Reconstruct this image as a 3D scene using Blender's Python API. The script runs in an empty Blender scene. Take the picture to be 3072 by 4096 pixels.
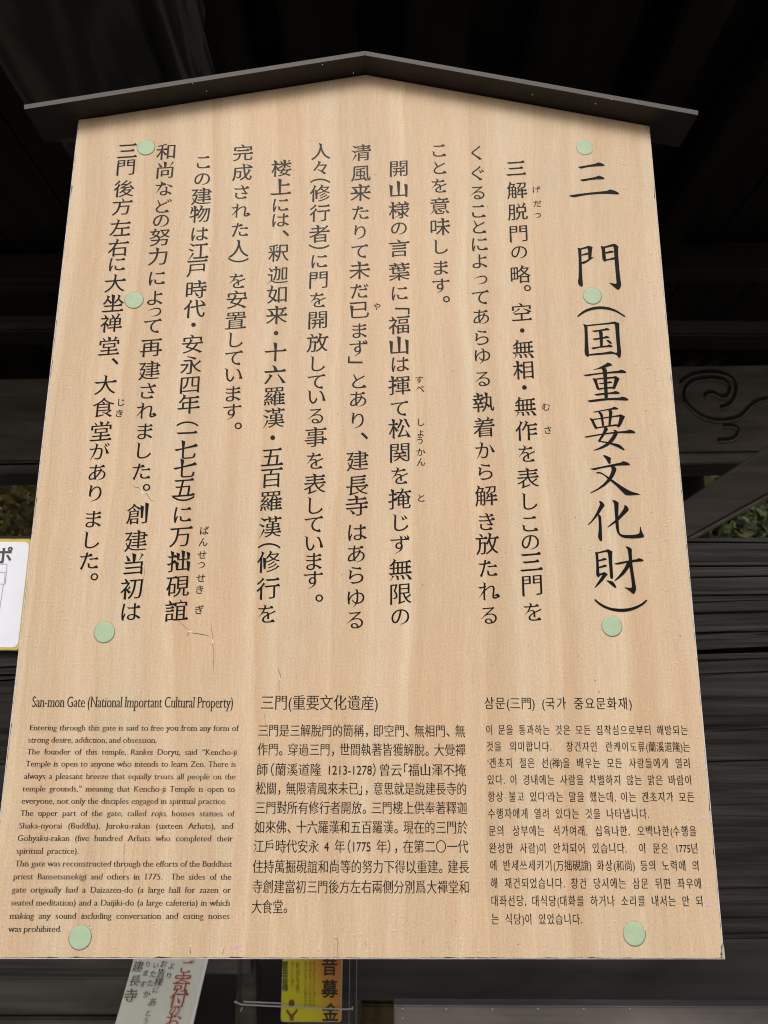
import bpy, bmesh, math, random
import numpy as np
from mathutils import Vector, Matrix
from mathutils.geometry import delaunay_2d_cdt

random.seed(7)
rng = np.random.default_rng(11)
scene = bpy.context.scene
COL = scene.collection
R = math.radians

# ------------------------------------------------------------------ camera
# z = 0 at the bottom edge of the sign, the ground lies 1.2 m below it
GROUND = -1.2
CAM = np.array([0.02474, -0.97741, 0.33559])
YAW, PITCH, ROLL = -0.00794863, 0.22254717, -0.00357578
FPX = 2900.0          # focal length in pixels of the 3072 x 4096 photograph


def rotm():
    cy, sy = math.cos(YAW), math.sin(YAW)
    cp, sp = math.cos(PITCH), math.sin(PITCH)
    cr, sr = math.cos(ROLL), math.sin(ROLL)
    Rz = np.array([[cy, -sy, 0], [sy, cy, 0], [0, 0, 1]])
    Rx = np.array([[1, 0, 0], [0, cp, -sp], [0, sp, cp]])
    Ry = np.array([[cr, 0, sr], [0, 1, 0], [-sr, 0, cr]])
    return Rz @ Rx @ Ry


RM = rotm()
cd = bpy.data.cameras.new('camera')
cam = bpy.data.objects.new('camera', cd)
COL.objects.link(cam)
cd.sensor_fit = 'VERTICAL'
cd.sensor_height = 36.0
cd.sensor_width = 27.0
cd.lens = FPX * 36.0 / 4096
cd.clip_start = 0.02
cd.clip_end = 500
B = Matrix(((RM[0][0], RM[0][2], -RM[0][1]), (RM[1][0], RM[1][2], -RM[1][1]), (RM[2][0], RM[2][2], -RM[2][1])))
cam.matrix_world = Matrix.Translation(Vector(CAM)) @ B.to_4x4()
cd.dof.use_dof = True
cd.dof.focus_distance = 0.96
cd.dof.aperture_fstop = 8.5
scene.camera = cam

# ------------------------------------------------------------------ daylight
SUN_EL, SUN_AZ = R(36), R(184)      # overcast, brightest in front of the sign and above
w = bpy.data.worlds.new('World')
scene.world = w
w.use_nodes = True
nt = w.node_tree
sky = nt.nodes.new('ShaderNodeTexSky')
sky.sky_type = 'NISHITA'
sky.sun_disc = False
sky.sun_elevation = SUN_EL
sky.sun_rotation = SUN_AZ
sky.dust_density = 4.0
sky.air_density = 1.0
sky.ozone_density = 1.0
bg = nt.nodes['Background']
bg.inputs['Strength'].default_value = 0.10
nt.links.new(sky.outputs[0], bg.inputs['Color'])
sd = bpy.data.lights.new('sun', 'SUN')
sd.energy = 1.35
sd.angle = R(26)
sd.color = (1.0, 0.94, 0.86)
sun = bpy.data.objects.new('sun', sd)
COL.objects.link(sun)
sdir = Vector((math.sin(SUN_AZ) * math.cos(SUN_EL), math.cos(SUN_AZ) * math.cos(SUN_EL), math.sin(SUN_EL)))
sun.rotation_euler = sdir.to_track_quat('Z', 'Y').to_euler()
scene.view_settings.view_transform = 'Standard'
scene.view_settings.look = 'None'
scene.view_settings.exposure = 0.14
scene.view_settings.gamma = 1.0
scene.cycles.filter_width = 1.1


# ------------------------------------------------------------------ helpers
def ray(px, py):
    return RM @ np.array([(px - 1536) / FPX, 1.0, -(py - 2048) / FPX])


def at(px, py, Y=0.0):
    d = ray(px, py)
    t = (Y - CAM[1]) / d[1]
    p = CAM + t * d
    return Vector((p[0], Y, p[2]))


def atz(px, py, Z):
    d = ray(px, py)
    t = (Z - CAM[2]) / d[2]
    p = CAM + t * d
    return Vector(p)


def obj(name, me, mat=None, parent=None, loc=None):
    o = bpy.data.objects.new(name, me)
    COL.objects.link(o)
    if mat is not None:
        if not me.materials:
            me.materials.append(mat)
    if parent is not None:
        o.parent = parent
    if loc is not None:
        o.location = loc
    return o


def thing(name, label, cat, loc=(0, 0, 0), group=None):
    o = bpy.data.objects.new(name, None)
    COL.objects.link(o)
    o.empty_display_size = 0.05
    o.location = loc
    o['label'] = label
    o['category'] = cat
    if group:
        o['group'] = group
    return o


def tag(o, label, cat):
    o['label'] = label
    o['category'] = cat
    return o


def mesh(name, verts, faces, smooth=False):
    me = bpy.data.meshes.new(name)
    me.from_pydata([tuple(v) for v in verts], [], [tuple(f) for f in faces])
    if smooth:
        me.polygons.foreach_set('use_smooth', [True] * len(me.polygons))
    me.update()
    return me


def bm_mesh(name, bm, smooth=False):
    bmesh.ops.recalc_face_normals(bm, faces=bm.faces)
    me = bpy.data.meshes.new(name)
    bm.to_mesh(me)
    bm.free()
    if smooth:
        me.polygons.foreach_set('use_smooth', [True] * len(me.polygons))
    return me


def hexa(name, c8, mat, parent=None, bevel=0.0, seg=2):
    """box from 8 corners: 4 front (ccw) then 4 back"""
    bm = bmesh.new()
    v = [bm.verts.new(tuple(c)) for c in c8]
    for f in ((0, 1, 2, 3), (7, 6, 5, 4), (0, 4, 5, 1), (1, 5, 6, 2), (2, 6, 7, 3), (3, 7, 4, 0)):
        bm.faces.new([v[i] for i in f])
    if bevel:
        bmesh.ops.bevel(bm, geom=bm.edges[:], offset=bevel, segments=seg, affect='EDGES', clamp_overlap=True)
    return obj(name, bm_mesh(name, bm), mat, parent)


def box(name, x0, x1, y0, y1, z0, z1, mat, parent=None, bevel=0.0):
    return hexa(name, [(x0, y0, z0), (x1, y0, z0), (x1, y0, z1), (x0, y0, z1),
                       (x0, y1, z0), (x1, y1, z0), (x1, y1, z1), (x0, y1, z1)], mat, parent, bevel)


def prism(name, pts, y0, y1, mat, parent=None, bevel=0.0):
    """outline of (x, z) points extruded from y0 to y1"""
    bm = bmesh.new()
    a = [bm.verts.new((p[0], y0, p[1])) for p in pts]
    b = [bm.verts.new((p[0], y1, p[1])) for p in pts]
    n = len(pts)
    bm.faces.new(a)
    bm.faces.new(b[::-1])
    for i in range(n):
        bm.faces.new((a[i], b[i], b[(i + 1) % n], a[(i + 1) % n]))
    if bevel:
        ed = [e for e in bm.edges if abs(e.verts[0].co.y - e.verts[1].co.y) < 1e-6]
        bmesh.ops.bevel(bm, geom=ed, offset=bevel, segments=2, affect='EDGES', clamp_overlap=True)
    return obj(name, bm_mesh(name, bm), mat, parent)


def tube(name, pts, r, mat, parent=None, n=8):
    bm = bmesh.new()
    rings = []
    pts = [Vector(p) for p in pts]
    for i, p in enumerate(pts):
        d = (pts[min(i + 1, len(pts) - 1)] - pts[max(i - 1, 0)]).normalized()
        a = d.orthogonal().normalized()
        if i:
            a = (pa - pa.dot(d) * d).normalized()
        pa = a
        b = d.cross(a)
        rr = r[i] if hasattr(r, '__len__') else r
        rings.append([bm.verts.new(p + (a * math.cos(t) + b * math.sin(t)) * rr)
                      for t in (2 * math.pi * k / n for k in range(n))])
    for q, s in zip(rings, rings[1:]):
        for k in range(n):
            bm.faces.new((q[k], q[(k + 1) % n], s[(k + 1) % n], s[k]))
    bm.faces.new(rings[0][::-1])
    bm.faces.new(rings[-1])
    return obj(name, bm_mesh(name, bm, True), mat, parent)


# ------------------------------------------------------------------ materials
def new_mat(name):
    m = bpy.data.materials.new(name)
    m.use_nodes = True
    n = m.node_tree
    return m, n, n.nodes['Principled BSDF']


def add(n, typ, **kw):
    nd = n.nodes.new(typ)
    for k, v in kw.items():
        if k in nd.inputs.keys():
            nd.inputs[k].default_value = v
        else:
            setattr(nd, k, v)
    return nd


def plain(name, col, rough=0.5, spec=0.5, noise=0.0, nscale=40.0, metal=0.0):
    m, n, p = new_mat(name)
    p.inputs['Base Color'].default_value = (*col, 1)
    p.inputs['Roughness'].default_value = rough
    p.inputs['Specular IOR Level'].default_value = spec
    p.inputs['Metallic'].default_value = metal
    if noise:
        tc = add(n, 'ShaderNodeTexCoord')
        no = add(n, 'ShaderNodeTexNoise', Scale=nscale, Detail=5.0)
        n.links.new(tc.outputs['Object'], no.inputs['Vector'])
        rp = add(n, 'ShaderNodeValToRGB')
        rp.color_ramp.elements[0].position = 0.3
        rp.color_ramp.elements[1].position = 0.7
        rp.color_ramp.elements[0].color = (*[c * (1 - noise) for c in col], 1)
        rp.color_ramp.elements[1].color = (*[min(1, c * (1 + noise)) for c in col], 1)
        n.links.new(no.outputs['Fac'], rp.inputs[0])
        n.links.new(rp.outputs[0], p.inputs['Base Color'])
    return m


def noise_at(n, tc, scale3, scale, detail=4.0, dist=0.0, loc=(0, 0, 0), rot=(0, 0, 0)):
    mp = add(n, 'ShaderNodeMapping')
    mp.inputs['Scale'].default_value = scale3
    mp.inputs['Location'].default_value = loc
    mp.inputs['Rotation'].default_value = rot
    n.links.new(tc.outputs['Object'], mp.inputs['Vector'])
    no = add(n, 'ShaderNodeTexNoise', Scale=scale, Detail=detail, Distortion=dist)
    n.links.new(mp.outputs[0], no.inputs['Vector'])
    return no


def ramp(n, src, stops):
    rp = add(n, 'ShaderNodeValToRGB')
    el = rp.color_ramp.elements
    while len(el) < len(stops):
        el.new(0.5)
    for e, (pos, c) in zip(el, stops):
        e.position = pos
        e.color = (*c, 1) if len(c) == 3 else c
    n.links.new(src, rp.inputs[0])
    return rp


def mix(n, a, b, fac, mode='MIX'):
    mx = add(n, 'ShaderNodeMix', data_type='RGBA', blend_type=mode)
    for s, v in ((0, fac), (6, a), (7, b)):
        if hasattr(v, 'is_output'):
            n.links.new(v, mx.inputs[s])
        else:
            mx.inputs[s].default_value = v if s == 0 else (*v, 1)
    return mx.outputs[2]


def dark_wood(name, c0, c1, axis='x', rough=0.75, grain=60.0, bump=0.4, spec=0.3):
    """aged timber, grain along the given axis"""
    m, n, p = new_mat(name)
    tc = add(n, 'ShaderNodeTexCoord')
    k = 0.035
    s = {'x': (k, 1, 1), 'y': (1, k, 1), 'z': (1, 1, k)}[axis]
    g = noise_at(n, tc, s, grain, 6.0, 0.3)
    big = noise_at(n, tc, {'x': (.3, 1, 1), 'y': (1, .3, 1), 'z': (1, 1, .3)}[axis], 5.0, 4.0, 1.2, (3, 1, 7))
    r1 = ramp(n, g.outputs['Fac'], [(0.32, c0), (0.68, c1)])
    r2 = ramp(n, big.outputs['Fac'], [(0.3, (.5, .48, .46)), (0.75, (1.35, 1.3, 1.25))])
    col = mix(n, r1.outputs[0], r2.outputs[0], 1.0, 'MULTIPLY')
    n.links.new(col, p.inputs['Base Color'])
    p.inputs['Roughness'].default_value = rough
    p.inputs['Specular IOR Level'].default_value = spec
    b = add(n, 'ShaderNodeBump', Strength=bump, Distance=0.004)
    n.links.new(g.outputs['Fac'], b.inputs['Height'])
    n.links.new(b.outputs[0], p.inputs['Normal'])
    return m


def film_material():
    """printed wood-grain film of the sign face: vertical grain, pale tan, aged"""
    m, n, p = new_mat('printed_wood_grain')
    tc = add(n, 'ShaderNodeTexCoord')
    # broad figure: wavy vertical bands
    sep = add(n, 'ShaderNodeSeparateXYZ')
    n.links.new(tc.outputs['Object'], sep.inputs[0])
    warp = noise_at(n, tc, (1.0, 1.0, 0.55), 3.2, 3.0, 0.0, (4.1, 0, 2.2))
    ad = add(n, 'ShaderNodeMath', operation='MULTIPLY_ADD')
    n.links.new(warp.outputs['Fac'], ad.inputs[0])
    ad.inputs[1].default_value = 0.07
    n.links.new(sep.outputs[0], ad.inputs[2])
    cmb = add(n, 'ShaderNodeCombineXYZ')
    n.links.new(ad.outputs[0], cmb.inputs[0])
    sz = add(n, 'ShaderNodeMath', operation='MULTIPLY')
    n.links.new(sep.outputs[2], sz.inputs[0])
    sz.inputs[1].default_value = 0.04
    n.links.new(sz.outputs[0], cmb.inputs[2])
    bands = add(n, 'ShaderNodeTexNoise', Scale=34.0, Detail=6.0, Roughness=0.62)
    n.links.new(cmb.outputs[0], bands.inputs['Vector'])
    c = ramp(n, bands.outputs['Fac'], [(0.28, (.565, .425, .288)), (0.44, (.598, .470, .332)),
                                       (0.56, (.620, .507, .366)), (0.74, (.668, .578, .432))])
    # sharper growth-ring edges
    rings = add(n, 'ShaderNodeTexWave', wave_type='BANDS', bands_direction='X', wave_profile='SAW',
                Scale=3.1, Distortion=2.2, Detail=2.0)
    rings.inputs['Detail Scale'].default_value = 1.2
    n.links.new(cmb.outputs[0], rings.inputs['Vector'])
    rr = ramp(n, rings.outputs['Fac'], [(0.0, (.95, .93, .90)), (0.8, (1.03, 1.03, 1.04)), (0.93, (1.05, 1.06, 1.07)), (.985, (.95, .90, .82)), (1.0, (.97, .95, .92))])
    col = mix(n, c.outputs[0], rr.outputs[0], 0.85, 'MULTIPLY')
    # fine vertical fibres and the linen-like tooth of the film
    fib = noise_at(n, tc, (1, 1, .05), 620.0, 3.0)
    fr = ramp(n, fib.outputs['Fac'], [(0.3, (.90, .88, .86)), (0.7, (1.06, 1.06, 1.06))])
    col = mix(n, col, fr.outputs[0], 0.8, 'MULTIPLY')
    linen = noise_at(n, tc, (1, 1, .9), 420.0, 2.0)
    lr = ramp(n, linen.outputs['Fac'], [(0.35, (.90, .89, .88)), (0.65, (1.08, 1.08, 1.08))])
    col = mix(n, col, lr.outputs[0], 0.75, 'MULTIPLY')
    # uneven fading, pinkish blotches
    bl = noise_at(n, tc, (1, 1, .7), 7.0, 4.0, 0.5, (9, 0, 1))
    br = ramp(n, bl.outputs['Fac'], [(0.35, (.97, .985, 1.0)), (0.68, (1.03, .985, .965))])
    col = mix(n, col, br.outputs[0], 1.0, 'MULTIPLY')
    # grime flecks
    sp = noise_at(n, tc, (1, 1, 1), 150.0, 1.0, 0.0, (3, 3, 3))
    sr = ramp(n, sp.outputs['Fac'], [(0.765, (1, 1, 1)), (0.80, (.45, .38, .32))])
    col = mix(n, col, sr.outputs[0], 0.8, 'MULTIPLY')
    n.links.new(col, p.inputs['Base Color'])
    p.inputs['Roughness'].default_value = 0.5
    p.inputs['Specular IOR Level'].default_value = 0.22
    b = add(n, 'ShaderNodeBump', Strength=0.10, Distance=0.0006)
    n.links.new(linen.outputs['Fac'], b.inputs['Height'])
    n.links.new(b.outputs[0], p.inputs['Normal'])
    return m


M_FILM = film_material()
M_INK = plain('black_ink', (.006, .008, .010), 0.30, 0.08)
M_INK_SMALL = plain('thin_black_ink', (.006, .006, .007), 0.5, 0.25)
M_GLUE = plain('aged_glue_edge', (.10, .065, .065), 0.8, 0.2, 0.6, 300)
M_CORE = plain('pale_panel_core', (.62, .62, .66), 0.6, 0.4, 0.25, 500)
M_CHIP = plain('bare_panel_grey', (.40, .42, .38), 0.7, 0.3, 0.35, 400)
M_ROOF = plain('dark_brown_roof_board', (.013, .0095, .0085), 0.55, 0.4, 0.25, 30)
M_ROOF_EDGE = plain('grey_cut_edge', (.078, .075, .077), 0.6, 0.4, 0.12, 250)
M_STICK = plain('pale_green_sticker', (.44, .60, .42), 0.5, 0.35, 0.06, 60)
M_STICK.node_tree.nodes['Principled BSDF'].inputs['Alpha'].default_value = 0.88
M_WHITE = plain('white_paint_chip', (.85, .83, .80), 0.6)
M_PINK = plain('pink_stain', (.62, .44, .45), 0.6, 0.3, 0.15, 300)

# ------------------------------------------------------------------ glyphs (outlines of Blender's own text object)
CH = {}


def load_glyphs(chars):
    chars = sorted(set(chars))
    body = '\n'.join(c + 'I' for c in chars)
    cu = bpy.data.curves.new('text', 'FONT')
    cu.body = body
    o = bpy.data.objects.new('text', cu)
    COL.objects.link(o)
    bpy.context.view_layer.update()
    c = o.to_curve(bpy.context.evaluated_depsgraph_get())
    rows = {}
    for s in c.splines:
        bp = s.bezier_points
        pts = []
        n = len(bp)
        for i in range(n):
            a, b = bp[i], bp[(i + 1) % n]
            p0, p1, p2, p3 = (Vector(v[:2]) for v in (a.co, a.handle_right, b.co, b.handle_left))
            p2, p3 = p3, p2
            pts.append((p0.x, p0.y))
            straight = abs((p1 - p0).cross(p3 - p0)) < 1e-5 and abs((p2 - p0).cross(p3 - p0)) < 1e-5
            if not straight:
                L = (p3 - p0).length
                k = 2 if L < .06 else (3 if L < .2 else 5)
                for j in range(1, k):
                    t = j / k
                    q = p0 * (1 - t) ** 3 + p1 * 3 * t * (1 - t) ** 2 + p2 * 3 * t * t * (1 - t) + p3 * t ** 3
                    pts.append((q.x, q.y))
        rows.setdefault(s.character_index, []).append(np.array(pts))
    # reference bar: every row ends in 'I'; one row that is only 'I' gives its bearing
    lsp = -1.0
    for i, ch in enumerate(chars):
        pol = rows.get(3 * i, [])
        bar = rows[3 * i + 1]
        by = min(p[:, 1].min() for p in bar)
        bx = min(p[:, 0].min() for p in bar)
        CH[ch] = [[q - np.array([0, by]) for q in pol], bx]
    ibear = min(p[:, 0].min() for p in rows[3 * chars.index('I')])
    for ch in chars:
        CH[ch][1] -= ibear
    bpy.data.objects.remove(o)
    bpy.data.curves.remove(cu)


def area(p):
    x, y = p[:, 0], p[:, 1]
    return 0.5 * float(np.sum(x * np.roll(y, -1) - np.roll(x, -1) * y))


def inset(p, ah, av):
    """move every edge inwards: ah for level edges, av for upright ones"""
    n = len(p)
    e = np.roll(p, -1, 0) - p
    L = np.hypot(e[:, 0], e[:, 1]) + 1e-9
    nx, ny = -e[:, 1] / L, e[:, 0] / L            # left = inside
    am = ah * ny ** 2 + av * nx ** 2
    out = p.copy()
    for i in range(n):
        a, b = i - 1, i
        m = np.array([[nx[a], ny[a]], [nx[b], ny[b]]])
        r = np.array([am[a], am[b]])
        det = m[0, 0] * m[1, 1] - m[0, 1] * m[1, 0]
        if abs(det) > 0.35:
            d = np.linalg.solve(m, r)
        else:
            v = np.array([nx[a] + nx[b], ny[a] + ny[b]])
            v /= (np.hypot(*v) + 1e-9)
            d = v * (am[a] + am[b]) / 2
        out[i] = p[i] + d
    return out


def restyle(polys, mode):
    P = []
    if not polys:
        return P
    big = max(polys, key=lambda q: abs(area(q)))
    flip = area(big) < 0
    ah, av = {'brush': (.009, -.0045), 'ming': (.010, -.004), 'hangul': (.002, -.004), 'latin': (.016, -.008),
              'ruby': (.0, -.008), 'plain': (-.004, -.004), 'bold': (-.022, -.022)}[mode]
    for p in polys:
        q = p[::-1] if flip else p
        q = inset(q, ah, av)
        n = len(q)
        e = np.roll(q, -1, 0) - q
        L = np.hypot(e[:, 0], e[:, 1]) + 1e-9
        u = e / L[:, None]
        out = [list(v) for v in q]
        ins = {}
        fall = {}
        for i in range(n):
            if mode in ('plain', 'bold'):
                break
            if not (.022 < L[i] < .125):
                continue
            a, b = u[i - 1], u[(i + 1) % n]
            c1 = a[0] * u[i][1] - a[1] * u[i][0]
            c2 = u[i][0] * b[1] - u[i][1] * b[0]
            if c1 < .75 or c2 < .75 or a @ b > -.7:
                continue
            if L[i - 1] < .02 and L[(i + 1) % n] < .02:
                continue
            W = L[i]
            d = np.array([u[i][1], -u[i][0]])
            ang = math.degrees(math.atan2(d[1], d[0]))
            if out[i] is None or out[(i + 1) % n] is None:
                continue
            A, Bq = np.array(out[i]), np.array(out[(i + 1) % n])
            mid = (A + Bq) / 2
            j = (i + 1) % n
            if mode == 'hangul':
                if ang > 60 and ang < 120 or abs(ang) > 150:
                    out[j] = list(Bq + np.array([-.35, .35]) * W)
                continue
            if mode == 'latin':
                if abs(abs(ang) - 90) < 14:       # slab serif on an upright stem
                    s = 1 if ang > 0 else -1
                    h, wd = .034, .080
                    t = np.array([-u[i][1], u[i][0]]) * 0 + np.array([0, -s]) * h
                    ins[i] = [list(A + t), list(A - u[i] * wd + t * .9), list(A - u[i] * wd), list(Bq + u[i] * wd),
                              list(Bq + u[i] * wd + t * .9), list(Bq + t)]
                    out[i] = None
                    out[j] = None
                continue
            k = 1.6 if mode == 'brush' else (.75 if mode == 'ruby' else .9)
            if abs(ang) <= 20:                  # right end of a level stroke: pressed stop
                W = max(W, .05) * 1.1
                out[i] = list(A + np.array([.30, -.15]) * W * k)
                out[j] = list(Bq + np.array([-.30, .62]) * W * k)
                ins[j] = [out[j], list(Bq + np.array([-1.5, .02]) * W * k)]
                ins[i] = [out[i], list(A + np.array([.38, .35]) * W * k)]
            elif abs(ang) >= 160:               # left start
                if mode != 'ming':
                    out[i] = list(A + np.array([-.55, .10]) * W * k)
                    out[j] = list(Bq + np.array([.35, -.16]) * W * k)
            elif 70 < ang < 110:                # top of an upright stroke (A right, B left)
                out[i] = list(A + np.array([.16, -.18]) * W * k)
                out[j] = list(Bq + np.array([-.42, .38]) * W * k)
            elif -110 < ang < -70:              # foot of an upright stroke
                if mode != 'ming':
                    out[i] = list(A + np.array([-.06, .10]) * W * k)
                    out[j] = list(Bq + np.array([.04, -.22]) * W * k)
            elif ang < -110:                    # falling to the left: sharp tail
                out[i] = list(mid + (A - mid) * .15 + d * W * .45)
                out[j] = list(mid + (Bq - mid) * .15 + d * W * .45)
                fall[i] = ((mid - A) * .85, (mid - Bq) * .85, .34)
            elif ang < -20:                     # falling to the right: heavy foot
                out[i] = list(A + (A - mid) * .75 + d * W * .0)
                out[j] = list(Bq + (Bq - mid) * .35 + d * W * .75)
                fall[i] = ((A - mid) * .6, (Bq - mid) * .3, .22)
            elif ang >= 110:                    # start of a right-falling stroke: thin
                out[i] = list(mid + (A - mid) * .5)
                out[j] = list(mid + (Bq - mid) * .5 + d * W * .2)
                fall[i] = ((mid - A) * .5, (mid - Bq) * .5, .25)
            else:                               # start of a left-falling stroke
                out[i] = list(A + (A - mid) * .35)
                out[j] = list(Bq + (Bq - mid) * .35 + d * W * .35)
        if mode in ('brush', 'ruby', 'ming'):
            for i, (dA, dB, D) in fall.items():
                for sgn, st, dv in ((-1, i, dA), (1, (i + 1) % n, dB)):
                    acc, q_ = 0.0, st
                    for _ in range(7):
                        nx_ = (q_ + sgn) % n
                        acc += float(np.hypot(*(q[nx_] - q[q_])))
                        if acc >= D or out[nx_] is None or nx_ in ins:
                            break
                        e1, e2 = u[(nx_ - 1) % n], u[nx_]
                        if e1 @ e2 < .8:
                            break
                        out[nx_] = list(np.array(out[nx_]) + dv * (1 - acc / D))
                        q_ = nx_
        res = []
        for i in range(n):
            if i in ins:
                res += ins[i]
            elif out[i] is not None:
                res.append(out[i])
        P.append(np.array(res))
    return P


TRI = {}


def triangulate(polys):
    vs, fs = [], []
    for p in polys:
        b = len(vs)
        vs += [Vector((float(x), float(y))) for x, y in p]
        fs.append(list(range(b, b + len(p))))
    if not vs:
        return np.zeros((0, 2)), []
    ov, oe, of, *_ = delaunay_2d_cdt(vs, [], fs, 1, 1e-6)
    V = np.array([[v.x, v.y] for v in ov])
    keep = []
    for f in of:
        c = V[list(f)].mean(0)
        wn = 0
        for p in polys:
            x0, y0 = p[:, 0], p[:, 1]
            x1, y1 = np.roll(x0, -1), np.roll(y0, -1)
            cr = (x1 - x0) * (c[1] - y0) - (c[0] - x0) * (y1 - y0)
            wn += int(np.sum((y0 <= c[1]) & (y1 > c[1]) & (cr > 0))) - int(np.sum((y0 > c[1]) & (y1 <= c[1]) & (cr < 0)))
        if wn != 0:
            keep.append(tuple(f))
    return V, keep


def glyph(ch, mode):
    if (ch, mode) not in TRI:
        TRI[(ch, mode)] = triangulate(restyle(CH[ch][0], mode))
    return TRI[(ch, mode)]


class Print:
    """collects placed glyphs; build() links them as one flat print on the plane y"""

    def __init__(self):
        self.v, self.f, self.n = [], [], 0

    def put(self, V, F, fn, y):
        if len(V) == 0:
            return
        P = fn(V)
        self.v += [(float(a), y, float(b)) for a, b in P]
        self.f += [tuple(k + self.n for k in f) for f in F]
        self.n += len(V)

    def cell(self, ch, x, z, sx, sz, mode, y, rot=0, shear=0.0):
        """CJK glyph centred on (x, z)"""
        V, F = glyph(ch, mode)
        self.put(V, F, lambda V: self._tf(V - np.array([.5, .38]), x, z, sx, sz, rot, shear), y)

    @staticmethod
    def _tf(U, x, z, sx, sz, rot, shear):
        if rot == -90:
            U = np.stack([U[:, 1], -U[:, 0]], 1)
        U = U.copy()
        U[:, 1] += shear * U[:, 0]
        return np.stack([x + U[:, 0] * sx, z + U[:, 1] * sz], 1)

    def build(self, name, mat, parent, label=None):
        me = mesh(name, self.v, self.f)
        # face the viewer (-y)
        bm = bmesh.new()
        bm.from_mesh(me)
        for f in bm.faces:
            if f.normal.y > 0:
                f.normal_flip()
        bm.to_mesh(me)
        bm.free()
        o = obj(name, me, mat, parent)
        if label:
            o['label'] = label
        return o


# ------------------------------------------------------------------ the text
S9 = 1536 / 1659.0
OFF = {1: (0, 0), 2: (1536, 0), 3: (0, 1024), 4: (1536, 1024), 5: (0, 2048), 6: (1536, 2048), 7: (0, 3072), 8: (1536, 3072)}


def RP(r, x, y):
    return OFF[r][0] + x * S9, OFF[r][1] + y * S9


COLS = [
 ("first", "2:三,572,727 解,570,822 脱,578,915 門,583,1008 4:の,588,-18 略,590,80 。,622,137 空,593,243 ・,597,322 無,600,402 相,600,492 ・,603,568 無,608,650 作,608,755 を,615,855 表,622,960 し,630,1060 6:こ,625,50 の,628,128 三,637,215 門,642,315 を,650,432"),
 ("second", "2:く,397,660 ぐ,403,748 る,405,832 こ,407,912 と,412,980 に,415,1055 4:よ,418,22 っ,415,98 て,412,178 あ,420,262 ら,423,352 ゆ,425,432 る,428,530 執,428,632 着,425,740 か,430,840 ら,433,932 解,437,1035 6:き,443,42 放,447,138 た,455,242 れ,453,342 る,455,445"),
 ("third", "2:こ,235,650 と,237,724 を,240,803 意,240,890 味,243,980 し,247,1066 4:ま,243,50 す,240,128 。,272,185"),
 ("fourth", "2:開,63,727 山,65,818 様,68,908 の,65,985 言,67,1072 4:葉,65,68 に,67,160 「,75,232 福,63,297 山,67,387 は,65,467 揮,62,558 て,65,658 松,65,745 関,65,848 を,68,950 掩,68,1050 6:じ,72,45 ず,73,140 無,72,248 限,75,352 の,68,450"),
 ("fifth", "1:清,1560,660 風,1560,748 来,1560,832 た,1558,918 り,1552,1003 て,1553,1085 3:未,1555,62 だ,1555,150 已,1552,232 ま,1552,322 ず,1547,398 」,1535,455 と,1545,540 あ,1543,618 り,1542,710 、,1580,772 建,1543,885 長,1542,990 寺,1540,1080 5:は,1540,87 あ,1543,180 ら,1540,272 ゆ,1538,372 る,1534,465"),
 ("sixth", "1:人,1390,655 々,1385,725 （,1385,775 修,1381,835 行,1380,920 者,1378,1010 ）,1376,1072 3:に,1375,22 門,1375,102 を,1375,190 開,1370,275 放,1369,375 し,1375,465 て,1371,542 い,1368,607 る,1365,690 事,1363,782 を,1362,885 表,1358,985 し,1360,1078 5:て,1362,52 い,1355,133 ま,1351,213 す,1347,292 。,1382,370"),
 ("seventh", "1:楼,1213,727 上,1213,808 に,1210,885 は,1207,950 、,1240,1003 釈,1203,1092 3:迦,1200,82 如,1198,165 来,1200,255 ・,1192,333 十,1192,415 六,1190,512 羅,1187,605 漢,1182,700 ・,1180,785 五,1178,868 百,1173,957 羅,1170,1057 5:漢,1165,65 （,1162,138 修,1160,215 行,1155,330 を,1150,440"),
 ("eighth", "1:完,1052,660 成,1047,745 さ,1041,830 れ,1039,910 た,1035,992 人,1030,1075 3:）,1026,24 を,1025,108 安,1021,188 置,1018,278 し,1017,362 て,1010,440 い,1010,512 ま,1007,595 す,1000,672 。,1032,732"),
 ("ninth", "1:こ,880,700 の,873,772 建,868,848 物,863,925 は,859,1010 江,853,1085 3:戸,850,52 時,847,145 代,842,228 ・,837,297 安,830,380 永,828,470 四,822,555 年,820,640 （,813,718 一,810,765 七,805,838 七,799,918 五,795,1000 ）,790,1055 5:に,785,10 万,780,105 拙,774,213 硯,766,320 誼,762,425"),
 ("tenth", "1:和,717,655 尚,710,735 な,707,815 ど,703,890 の,697,952 努,688,1025 力,683,1108 3:に,677,95 よ,671,180 っ,667,237 て,661,302 再,655,395 建,645,495 さ,640,583 れ,633,668 ま,627,757 し,622,840 た,613,930 。,636,998 5:創,592,8 建,585,125 当,577,225 初,567,330 は,560,430"),
 ("eleventh", "1:三,550,652 門,545,722 後,535,815 方,529,893 左,522,985 右,510,1070 3:に,505,35 大,492,118 坐,488,205 禅,475,290 堂,475,390 、,503,450 大,460,557 食,448,655 堂,440,758 が,430,845 あ,420,935 り,408,1025 5:ま,400,30 し,393,120 た,384,210 。,411,278"),
]
RUBY = "2:げ,657,820 だ,662,880 つ,662,930 4:む,699,652 さ,707,752 す,152,535 べ,155,573 し,158,718 ょ,158,762 う,155,797 か,158,847 ん,160,890 と,160,1045 3:や,1628,218 じ,522,632 き,515,680 5:ば,882,80 ん,878,130 せ,873,185 つ,868,228 せ,868,285 き,862,335 ぎ,860,422"


def parse(s):
    r, out = 1, []
    for tok in s.split():
        if len(tok) > 2 and tok[1] == ':':
            r = int(tok[0])
            tok = tok[2:]
        c, x, y = tok.split(',')
        out.append((c, *RP(r, float(x), float(y))))
    return out


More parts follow.
